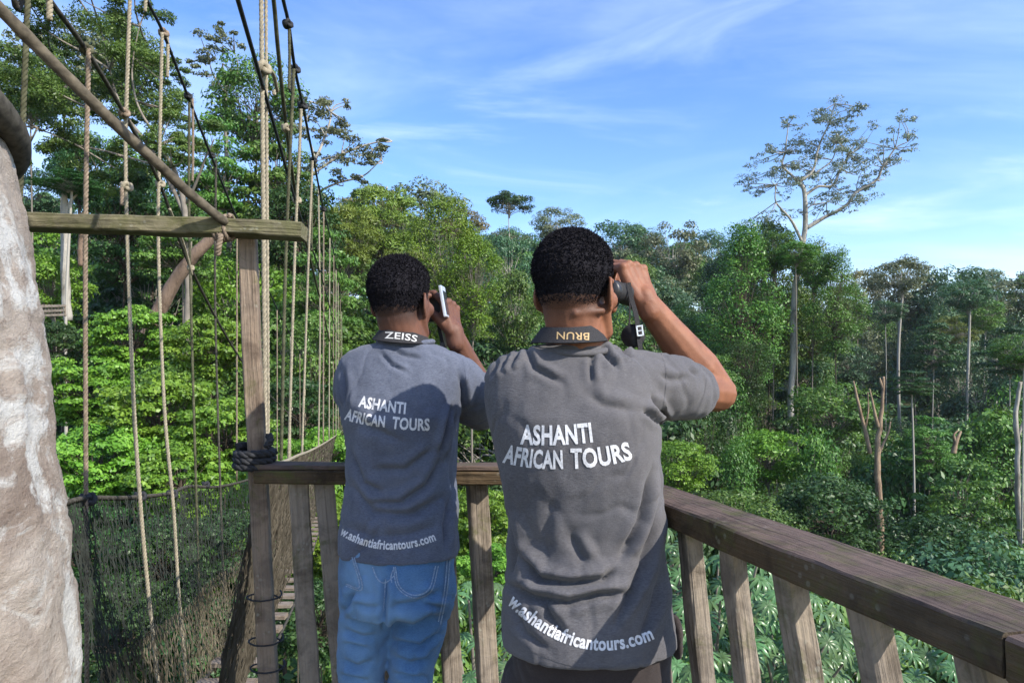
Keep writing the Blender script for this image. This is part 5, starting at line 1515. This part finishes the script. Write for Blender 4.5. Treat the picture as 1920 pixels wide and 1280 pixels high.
# ---- trees one can pick out
G1 = 'trees on the left slope'; G2 = 'trees on the far skyline'; G3 = 'trees of the right-hand valley'
H = [  # px, top, width, Y, kind, label, group, bark, hs
    (480, 95, 200, 42, 'dome_mid', 'tall dense tree directly behind the pale twin ropes', G1, 'barkgrey', 1.25),
    (520, 215, 210, 38, 'layer_mid', 'dense layered tree below the sparse sprays on the left', G1, 'barkgrey', 1.2),
    (400, 215, 190, 36, 'layer_mid', 'layered tree behind the main cable above the cross beam', G1, 'barkgrey', 1.1),
    (235, 300, 230, 33, 'layer_dark', 'dark layered tree under the big spreading tree at left', G1, 'barkdark', 1.2),
    (120, 25, 250, 46, 'dome_grey', 'pale fine-leaved tree showing through the big spreading tree', G1, 'barkgrey', 1.1),
    (235, 45, 170, 48, 'dome_mid', 'green crown high behind the third rope', G1, 'barkgrey', 1.3),
    (60, 120, 150, 44, 'dome_mid', 'green crown beside the top of the big trunk', G1, 'barkgrey', 1.0),
    (205, 245, 190, 38, 'dome_mid', 'dense green tree filling in behind the big spreading tree', G1, 'barkgrey', 1.2),
    (290, 330, 170, 35, 'dome_dark', 'dark tree between the third and fourth ropes above the beam', G1, 'barkdark', 1.2),
    (128, 318, 140, 25.4, 'layer_dark', 'dark leafy head over the pale forked trunk', G1, 'barkpale', 0.35),
    (75, 315, 130, 48, 'dome_blue', 'bluish green tree seen low between the big trunk and the first rope', G1, 'barkgrey', 1.0),
    (150, 230, 120, 36, 'dome_dark', 'very dark narrow tree behind the second rope at left', G1, 'barkdark', 1.7),
    (340, 370, 200, 30, 'layer_mid', 'mid green tree just above the right half of the cross beam', G1, 'barkgrey', 0.9),
    (100, 470, 150, 27, 'dome_bright', 'light green bushy tree beside the pale forked trunk', G1, 'barkgrey', 1.2),
    (560, 330, 200, 36, 'dome_dark', 'dark tree behind the end of the cross beam', G1, 'barkdark', 1.2),
    (610, 420, 170, 30, 'layer_mid', 'tree with drooping sprays left of the camera man above his shoulder', G1, 'barkgrey', 1.3),
    (585, 590, 180, 22, 'dome_mid', 'olive tree behind the far hanging ropes', G1, 'barkgrey', 1.2),
    (715, 338, 190, 44, 'feather', 'feathery yellow-green tree above the camera man', None, 'barkgrey', 1.0),
    (655, 375, 150, 40, 'feather', 'smaller feathery yellow-green tree left of the camera man', None, 'barkgrey', 1.1),
    (770, 450, 170, 39, 'feather', 'yellow-green plumes close behind the camera', None, 'barkgrey', 1.2),
    (835, 366, 170, 34, 'column_bright', 'brilliant green creeper-clad tree between the two men', None, 'barkgrey', 1.1),
    (888, 440, 140, 33, 'column_bright', 'second brilliant green tree right of the creeper-clad one', None, 'barkgrey', 0.9),
    (790, 326, 230, 85, 'dome_grey', 'wide pale grey-green crown on the skyline above the green trees', G2, 'barkpale', 1.0),
    (700, 345, 160, 80, 'brown', 'bronze-tinted crown at the left end of the skyline', G2, 'barkgrey', 1.0),
    (870, 385, 110, 75, 'brown', 'brownish twiggy crown right of the brilliant green tree', G2, 'barkgrey', 1.2),
    (955, 361, 112, 95, 'flat_dark', 'dark umbrella-topped tree standing up on the skyline left of the tall man', G2, 'barkpale', 0.9),
    (1045, 383, 115, 105, 'dome_grey', 'pale flat crown just left of the tall man on the skyline', G2, 'barkpale', 1.0),
    (955, 425, 130, 60, 'dome_blue', 'bluish green tree below the dark umbrella top', None, 'barkpale', 1.6),
    (965, 505, 120, 48, 'dome_mid', 'mid green tree with pale stem at the tall man\'s left shoulder', None, 'barkpale', 1.7),
    (1165, 408, 150, 130, 'dome_blue', 'hazy crown just right of the tall man\'s hair', G2, 'barkpale', 1.0),
    (1262, 404, 150, 118, 'dome_grey', 'grey crown with white forking limbs right of the binoculars', G2, 'barkpale', 1.3),
    (1215, 425, 90, 135, 'dome_blue', 'hazy crown between the binoculars and the white-limbed tree', G2, 'barkpale', 1.0),
    (1335, 427, 150, 145, 'dome_blue', 'dim blue-green crown left of the creeper-hung mass', G2, 'barkpale', 1.0),
    (1385, 450, 110, 120, 'dome_mid', 'rounded crown tucked behind the creeper-hung mass', G2, 'barkgrey', 1.0),
    (1440, 412, 180, 63, 'column_mid', 'green creeper-hung tree at the foot of the lone emergent tree', None, 'barkdark', 0.9),
    (1375, 470, 170, 66, 'column_dark', 'darkest creeper-hung tree left of the lone emergent tree', None, 'barkdark', 0.85),
    (1520, 455, 150, 64, 'column_mid', 'creeper-hung tree just right of the lone pale trunk', None, 'barkdark', 0.9),
    (1450, 420, 110, 58.5, 'dome_mid', 'sunlit leafy head in front of the emergent tree\'s lower trunk', None, 'barkgrey', 1.2),
    (1392, 420, 175, 56, 'column_mid', 'leafy creeper curtain standing in front, left of the thick pale trunk', None, 'barkdark', 0.95),
    (1566, 468, 120, 56, 'column_mid', 'leafy creeper curtain right of the thick pale trunk', None, 'barkdark', 0.9),
    (1494, 452, 95, 55, 'dome_mid', 'leafy clump hiding the middle of the emergent tree\'s trunk', None, 'barkgrey', 0.62),
    (1525, 462, 80, 57, 'dome_mid', 'small sunlit leafy head right of the emergent tree\'s trunk', None, 'barkgrey', 1.4),
    (1605, 503, 130, 125, 'brown', 'hazy bronze crown right of the gap of sky', G2, 'barkgrey', 1.2),
    (1685, 470, 140, 112, 'dome_grey', 'tall grey crown rising above its neighbours at far right', G2, 'barkpale', 1.5),
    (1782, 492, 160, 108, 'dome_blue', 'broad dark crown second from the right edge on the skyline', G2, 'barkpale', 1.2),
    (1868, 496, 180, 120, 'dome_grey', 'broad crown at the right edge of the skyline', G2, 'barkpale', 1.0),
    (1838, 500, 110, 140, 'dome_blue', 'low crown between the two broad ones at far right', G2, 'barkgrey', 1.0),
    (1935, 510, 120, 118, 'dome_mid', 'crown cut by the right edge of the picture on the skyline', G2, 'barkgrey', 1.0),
    (1795, 585, 110, 95, 'feather', 'yellowish drooping crown beside the tall straight white trunk', G3, 'barkpale', 0.7),
    (1690, 472, 125, 92, 'dome_grey', 'tall grey tree on a long white trunk at far right', G3, 'barkpale', 1.0),
    (1660, 560, 80, 88, 'dome_blue', 'narrow tree on a white trunk left of the tall grey one', G3, 'barkpale', 0.8),
    (1814, 520, 110, 80, 'dome_blue', 'tree on a straight white trunk near the right edge', G3, 'barkpale', 0.8),
    (1848, 560, 90, 84, 'dome_mid', 'tree on a thin pale trunk beside the straight white one', G3, 'barkpale', 0.9),
    (1710, 690, 100, 46, 'layer_dark', 'tree on a slim white trunk right of the dead snag', G3, 'barkpale', 0.6),
    (1916, 620, 130, 35.5, 'dome_mid', 'leafy head of the crooked pale trunk at the right edge', G3, 'barkpale', 0.7),
    (1750, 598, 110, 72, 'layer_dark', 'dark layered tree in front of the white trunks', G3, 'barkpale', 1.0),
    (1895, 605, 130, 60, 'layer_dark', 'layered tree at the right edge above the crooked pale trunk', G3, 'barkpale', 0.9),
    (1560, 705, 190, 45, 'dome_mid', 'large domed crown left of the dead snag', G3, 'barkgrey', 0.9),
    (1590, 640, 120, 75, 'dome_blue', 'blue-green crown behind the large dome left of the dead snag', G3, 'barkgrey', 1.0),
    (1740, 770, 130, 50, 'layer_mid', 'pale leafy crown right of the dead snag', G3, 'barkgrey', 1.0),
    (1400, 640, 130, 52, 'column_dark', 'creeper column above the tall man\'s elbow', G3, 'barkdark', 0.5),
    (1290, 560, 120, 70, 'dome_mid', 'green crown behind the tall man\'s forearm', G3, 'barkgrey', 1.3),
    (1300, 640, 170, 46, 'dome_mid', 'bright crown below the tall man\'s raised forearm', G3, 'barkgrey', 0.9),
    (1440, 800, 170, 40, 'dome_bright', 'yellow-lit crown at the foot of the thick pale trunk', G3, 'barkgrey', 0.9),
    (1800, 850, 200, 38, 'layer_mid', 'sunlit layered crown low in the valley right of the slim white trunk', G3, 'barkgrey', 1.0),
    (1560, 880, 230, 32, 'dome_dark', 'large dark crown just above the right-hand rail', G3, 'barkdark', 0.9),
    (1380, 900, 240, 27, 'dome_mid', 'green crown just above the rail near the tall man\'s hip', G3, 'barkgrey', 0.8),
    (1760, 960, 240, 30, 'dome_dark', 'dark crown in the shaded gully above the far part of the right rail', G3, 'barkdark', 0.9),
    (1270, 820, 170, 24, 'dome_bright', 'yellowish leafy crown beside the tall man\'s waist', G3, 'barkgrey', 0.9),
]
for (px, py, w, Y, key, lab, grp, mk, hs) in H:
    tree(px, py, w, Y, key, lab, grp, mk, hs=hs, tr={'tall grey tree on a long white trunk at far right': 0.42, 'tree on a straight white trunk near the right edge': 0.36, 'tree on a slim white trunk right of the dead snag': 0.17, 'tree on a thin pale trunk beside the straight white one': 0.2}.get(lab))

# ---- the rest of the packed forest
CPX = [0, 450, 640, 800, 1000, 1300, 1600, 1950]
CY = [18, 24, 32, 45, 60, 80, 105, 140]
CT = np.array([[760, 560, 430, 380, 360, 360, 360, 360], [800, 600, 470, 400, 360, 350, 350, 350], [880, 700, 560, 450, 410, 390, 375, 370], [980, 820, 680, 560, 480, 430, 410, 395],
               [1080, 920, 760, 600, 510, 460, 435, 425], [1200, 990, 830, 700, 610, 535, 475, 440], [1240, 1010, 850, 730, 645, 590, 560, 530], [1240, 1010, 840, 720, 640, 590, 555, 525]], float)
OPEN = [(1487, 815, 58), (1650, 1000, 38), (1690, 790, 91), (1660, 770, 87), (1814, 770, 79), (1710, 930, 45), (1910, 1000, 35.5)]
def keep_open(px, tp, wpx, Y):
    for (p, bot, Yp) in OPEN:
        if Y < Yp and abs(px - p) < wpx / 2 + 6: tp = max(tp, bot)
    return tp
def canopy_top(px, Y):
    i = int(np.clip(np.searchsorted(CPX, px) - 1, 0, len(CPX) - 2)); t = np.clip((px - CPX[i]) / (CPX[i + 1] - CPX[i]), 0, 1)
    return float(np.interp(Y, CY, CT[i]) * (1 - t) + np.interp(Y, CY, CT[i + 1]) * t)
MARK = [(1505, 330, 'the lone emergent tree'), (1485, 690, 'the thick pale trunk'), (1650, 850, 'the forked dead snag'), (1708, 850, 'the slim white trunk'), (1680, 700, 'the pair of white trunks'), (1815, 690, 'the tall straight white trunk'),
        (1908, 880, 'the crooked pale trunk'), (955, 400, 'the dark umbrella-topped tree'), (830, 470, 'the brilliant green creeper-clad tree'), (790, 360, 'the wide pale skyline crown'), (715, 420, 'the feathery yellow-green tree'),
        (1262, 450, 'the white-limbed grey tree'), (1420, 520, 'the dark creeper-hung trees'), (1300, 700, "the tall man's raised forearm"), (340, 520, 'the leaning brown trunk'), (123, 450, 'the pale forked trunk'), (250, 180, 'the big spreading left tree'),
        (415, 120, 'the round leafy head on the left skyline'), (640, 270, 'the sparse sprays over the ropes'), (500, 430, 'the end of the cross beam'), (610, 640, 'the far hanging ropes'), (1560, 780, 'the large dome beside the snag'),
        (1600, 1000, 'the middle of the right-hand rail'), (1350, 940, "the rail at the tall man's hip"), (1840, 1060, 'the near end of the right-hand rail'), (1690, 520, 'the tall grey crown at far right'), (1870, 540, 'the right edge of the skyline'),
        (960, 600, "the tall man's left shoulder"), (250, 760, 'the bright shrubs behind the ropes'), (900, 760, 'the gap between the two men'), (1750, 660, 'the dark layered tree before the white trunks')]
LOOK = {'dome_mid': 'rounded mid green', 'dome_dark': 'rounded dark green', 'dome_blue': 'rounded bluish green', 'dome_bright': 'rounded bright green', 'layer_mid': 'layered mid green', 'layer_dark': 'layered dark green',
        'column_dark': 'dark creeper-draped', 'column_mid': 'green creeper-draped', 'dome_grey': 'pale grey-green', 'shrub_dark': 'bushy dark green', 'shrub': 'bushy light green'}
used_labels = set()
def describe(px, py, key, Y, what='tree'):
    best = sorted(MARK, key=lambda m: (m[0] - px) ** 2 + (m[1] - py) ** 2)
    for far in ('', 'second-row ', 'far-off '):
        for m in best[:5]:
            dx_, dy_ = px - m[0], py - m[1]
            if abs(dx_) < 26 and abs(dy_) < 40: rel = 'right behind'
            elif abs(dx_) > abs(dy_): rel = 'left of' if dx_ < 0 else 'right of'
            else: rel = 'above' if dy_ < 0 else 'below'
            if abs(dx_) > 0.45 * abs(dy_) and abs(dy_) > 0.45 * abs(dx_):
                rel = ('above' if dy_ < 0 else 'below') + ' and ' + ('left of' if dx_ < 0 else 'right of')
            lab = f"{far}{LOOK[key]} {what} {rel} {m[2]}"
            if lab not in used_labels:
                used_labels.add(lab); return lab
    return lab
kinds_l = ['dome_mid', 'layer_mid', 'layer_dark', 'dome_dark', 'dome_mid', 'dome_bright', 'layer_mid']
kinds_r = ['dome_mid', 'dome_dark', 'dome_blue', 'layer_mid', 'column_mid', 'dome_mid', 'layer_dark', 'column_dark', 'dome_mid', 'column_mid']
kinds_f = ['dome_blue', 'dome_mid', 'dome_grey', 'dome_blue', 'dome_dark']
placed = []
count = 0
for tries in range(5000):
    if count >= 215: break
    Y = 17 + 128 * rnd.random() ** 1.15
    px = rnd.uniform(-20, 1980)
    X = (px - 960) / F * Y
    sep_ = 2.2 + Y * 0.028 + (0.8 if px > 1100 else 0)
    if any((X - a) ** 2 + (Y - b) ** 2 < sep_ ** 2 for a, b in placed): continue
    if px < 470 and Y < 24: continue
    if 1462 < px < 1508 and Y < 58.5 and canopy_top(px, Y) < 815: continue
    placed.append((X, Y)); count += 1
    tp = canopy_top(px, Y) + rnd.uniform(0, 55)
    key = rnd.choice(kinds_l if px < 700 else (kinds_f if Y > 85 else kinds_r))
    wm = (rnd.uniform(6.0, 9.5) if px < 900 else rnd.uniform(8.0, 12.5)) if Y > 35 else (rnd.uniform(4.5, 6.5) if px < 1000 else rnd.uniform(6.0, 9.0))
    if key.startswith('column'): wm *= 0.55
    tp = keep_open(px, tp, wm / Y * F, Y)
    tree(px, tp, wm / Y * F, Y, key, describe(px, tp + 30, key, Y), 'packed forest trees', rnd.choice(['barkgrey', 'barkpale', 'barkdark']), hs=rnd.uniform(0.9, 1.25) if px < 1000 else rnd.uniform(1.1, 1.7))
# understorey
count = 0; placed2 = []
for tries in range(4000):
    if count >= 80: break
    Y = 20 + 105 * rnd.random() ** 1.1; px = rnd.uniform(-20, 1980); X = (px - 960) / F * Y
    if any((X - a) ** 2 + (Y - b) ** 2 < (2.8 + Y * 0.035) ** 2 for a, b in placed2): continue
    if px < 470 and Y < 26: continue
    hz_ = rnd.uniform(6, 11); zt = float(ground(X, Y)) + hz_; py = HZ - zt / Y * F
    if keep_open(px, py, 9 / Y * F, Y) > py: continue
    placed2.append((X, Y)); count += 1
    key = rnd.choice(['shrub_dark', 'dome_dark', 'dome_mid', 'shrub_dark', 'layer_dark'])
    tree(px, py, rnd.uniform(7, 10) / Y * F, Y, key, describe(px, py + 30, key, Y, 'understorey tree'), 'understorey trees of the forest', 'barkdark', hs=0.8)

# ---- bright shrubs behind the near ropes
for i, (px, py, w, Y, key, lab) in enumerate([
    (250, 560, 190, 16.5, 'shrub', 'bright shrub rising to a point left of the leaning trunk'), (395, 580, 190, 15.5, 'shrub', 'bright leafy shrub filling the space left of the post'), (160, 655, 210, 15, 'shrub', 'bright shrub beside the big trunk below the pale forked trunk'),
    (300, 680, 240, 13.5, 'shrub', 'broad bright shrub in the middle of the rope opening'), (420, 730, 220, 13, 'shrub', 'bright shrub close behind the post at knot height'), (190, 780, 240, 12.5, 'shrub', 'lower bright shrub right beside the big trunk'),
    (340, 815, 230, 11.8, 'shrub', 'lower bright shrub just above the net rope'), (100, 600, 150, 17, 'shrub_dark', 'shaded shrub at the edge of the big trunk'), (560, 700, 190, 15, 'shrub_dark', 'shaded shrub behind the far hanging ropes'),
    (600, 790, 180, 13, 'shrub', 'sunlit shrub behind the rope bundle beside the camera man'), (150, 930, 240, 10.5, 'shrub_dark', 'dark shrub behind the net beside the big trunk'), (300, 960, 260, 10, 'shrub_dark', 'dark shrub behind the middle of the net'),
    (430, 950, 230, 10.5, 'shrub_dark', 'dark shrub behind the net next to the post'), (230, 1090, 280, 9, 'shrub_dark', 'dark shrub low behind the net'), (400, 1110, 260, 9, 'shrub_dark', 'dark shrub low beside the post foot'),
    (640, 930, 230, 12, 'shrub', 'sunlit shrub seen between the front balusters left of the jeans'), (600, 1080, 230, 10, 'shrub_dark', 'dark shrub low between the front balusters'), (900, 900, 200, 14, 'shrub', 'sunlit shrub between the two men above the rail'),
    (930, 1010, 170, 11, 'shrub', 'yellowish shrub between the two men below the rail')]):
    tree(px, py, w, Y, key, lab, 'shrubs close to the platform', 'barkdark', name='leafy_shrub', tr=0.03, cat='shrub')

# ---- the next platform, glimpsed far away at the left
fp = thing('far_platform', 'small distant wooden platform railing beside the big trunk at left', 'platform', W(98, 592, 22.0))
for (a_, b_) in (((72, 575), (122, 573)), ((70, 592), (124, 590)), ((72, 584), (122, 582))):
    timber('rail', W(*a_, 22.0), W(*b_, 22.0), 0.06, 0.07, M['baluster'], None, seed=a_[1]).parent = fp
for x_ in range(74, 123, 6):
    timber('baluster', W(x_, 571, 22.05), W(x_, 593, 22.05), 0.05, 0.05, M['baluster'], None, up=(0, 1, 0), seed=x_).parent = fp
for c_ in fp.children: c_.matrix_parent_inverse = Matrix.Translation(-fp.location)
# ---- umbrella-leaved tree below the right-hand rail
def umbrella_leaf(seed):
    r = random.Random(seed); v = []; f = []; n = 11
    for k in range(n):
        a = 2 * math.pi * k / n + r.uniform(-0.08, 0.08); Ln = r.uniform(0.85, 1.0); w = 0.095
        d = Vector((math.cos(a), math.sin(a), 0)); s = Vector((-d.y, d.x, 0)); b = len(v)
        for (t, ww, z) in ((0.03, 0.2, 0.0), (0.3, 0.8, 0.03), (0.62, 1.0, -0.10), (0.86, 0.75, -0.30), (1.0, 0.1, -0.46)):
            c = d * (t * Ln * (1 - 0.12 * t)) + Vector((0, 0, z * Ln))
            v += [c - s * (w * ww), c + Vector((0, 0, -0.025)), c + s * (w * ww)]
        for i in range(4):
            q = b + i * 3; f += [(q, q + 1, q + 4, q + 3), (q + 1, q + 2, q + 5, q + 4)]
    P = [(0, 0, 0), (0.05, 0, -0.3), (0.02, 0, -0.75)]
    tv, tf = tube(P, 0.018, 5, base=len(v)); v += tv; f += tf
    me = mesh_py('leaf', v, f, True)
    at = me.attributes.new('tint', 'FLOAT', 'POINT'); at.data.foreach_set('value', np.array([r.uniform(0.2, 0.9)] * len(v), dtype=np.float32)); me.materials.append(L['palm'])
    return me
UL = [umbrella_leaf(i) for i in range(5)]
def umbrella_tree(label, leaves, base, Y0):
    root = thing('umbrella_tree', label, 'tree', (base[0], base[1], float(ground(base[0], base[1]))), 'umbrella-leaved trees below the rails')
    parts = [tube([Vector((0, 0, 0)), Vector((0.1, 0, -root.location.z * 0.5 + base[2] * 0.5)), Vector((0, 0, base[2] - root.location.z))], [0.16, 0.12, 0.07], 8)]
    tips = []
    for (px, py, Y, s) in leaves:
        p = W(px, py, Y) - root.location
        o = link('leaf', UL[rnd.randrange(5)], None, root); o.location = p; o.scale = (s, s, s)
        o.rotation_euler = (rnd.uniform(0.15, 0.75), rnd.uniform(-0.35, 0.35), rnd.uniform(-0.6, 0.6))
        tips.append(p)
    for p in tips[::3]:
        a = Vector((0, 0, base[2] - root.location.z - rnd.uniform(0.0, 2.0)))
        parts.append(tube(catmull([a, a.lerp(p, 0.5) + Vector((0, 0, -0.35)), p + Vector((0, 0, -0.2))], 6), [0.045, 0.04, 0.033, 0.028, 0.022, 0.015], 5, False))
    v, f = joinp(parts)
    link('trunk', mesh_py('trunk', v, f, True), M['barkgrey'], root)
def scatter(n, x0, x1, y0, y1, Y, s):
    out = []
    tries = 0
    while len(out) < n and tries < 4000:
        tries += 1
        px, py = rnd.uniform(x0, x1), rnd.uniform(y0, y1)
        if any((px - a) ** 2 + (py - b) ** 2 < 26 ** 2 for a, b, c, d in out): continue
        out.append((px, py, Y + rnd.uniform(-0.9, 0.9) + (py - y0) * -0.003, s * rnd.uniform(0.8, 1.2)))
    return out
umbrella_tree('umbrella-leaved tree below the rail right beside the tall man\'s hip', scatter(70, 1235, 1440, 985, 1330, 10.5, 0.27), (W(1340, 0, 10.8).x, 11.2, -4.5), 10.5)
umbrella_tree('umbrella-leaved tree showing between the middle balusters of the right-hand rail', scatter(60, 1400, 1580, 1090, 1330, 10.0, 0.27), (W(1500, 0, 10.2).x, 10.8, -4.8), 10)
umbrella_tree('umbrella-leaved tree showing at the lower right behind the last balusters', scatter(34, 1570, 1800, 1190, 1340, 10.5, 0.27), (W(1690, 0, 10.8).x, 11.3, -5.6), 10)
umbrella_tree('umbrella-leaved tree low between the two men behind the front rail', scatter(26, 850, 980, 1080, 1320, 9.0, 0.20), (W(900, 0, 9.4).x, 10.0, -4.2), 9)

# ---- undergrowth over the whole forest floor
r_ = np.random.default_rng(77)
n = 90000
Yg = 9 + 150 * r_.random(n) ** 1.4; pxg = r_.uniform(-60, 1980, n); Xg = (pxg - 960) / F * Yg
hgt = 0.3 + 3.2 * r_.random(n) * (0.5 + 0.5 * np.sin(Xg * 0.7) * np.cos(Yg * 0.6)) ** 2
pg = np.c_[Xg, Yg, ground(Xg, Yg) + hgt]
ng = r_.normal(0, 0.6, (n, 3)) + np.array([0, -0.3, 0.8])
ln = (0.22 + 0.006 * Yg) * r_.uniform(0.6, 1.4, n)
ug = link('undergrowth', leaf_mesh('undergrowth', leaf_faces(pg, ng, ln, ln * 0.55, r_), np.clip(r_.normal(0.45, 0.2, n), 0, 1), L['dark']))
ug['kind'] = 'stuff'; ug['label'] = 'dark leafy undergrowth covering the forest floor'; ug['category'] = 'undergrowth'

# ------------------------------------------------------------------ air
bm = bmesh.new(); bmesh.ops.create_cube(bm, size=1.0)
for v in bm.verts: v.co = Vector((v.co.x * 1900, -70 + (v.co.y + 0.5) * 1000, -34 + (v.co.z + 0.5) * 80))
me = bpy.data.meshes.new('haze'); bm.to_mesh(me); bm.free()
hm = bpy.data.materials.new('thin_haze'); hm.use_nodes = True
ht = hm.node_tree
for n_ in list(ht.nodes): ht.nodes.remove(n_)
pv = ht.nodes.new('ShaderNodeVolumePrincipled'); pv.inputs['Color'].default_value = (0.82, 0.90, 1.0, 1); pv.inputs['Density'].default_value = 0.00013; pv.inputs['Anisotropy'].default_value = 0.0
ho = ht.nodes.new('ShaderNodeOutputMaterial'); ht.links.new(pv.outputs[0], ho.inputs['Volume'])
hz = link('haze', me, hm); hz['kind'] = 'stuff'; hz['label'] = 'thin bluish haze over the valley'; hz['category'] = 'haze'
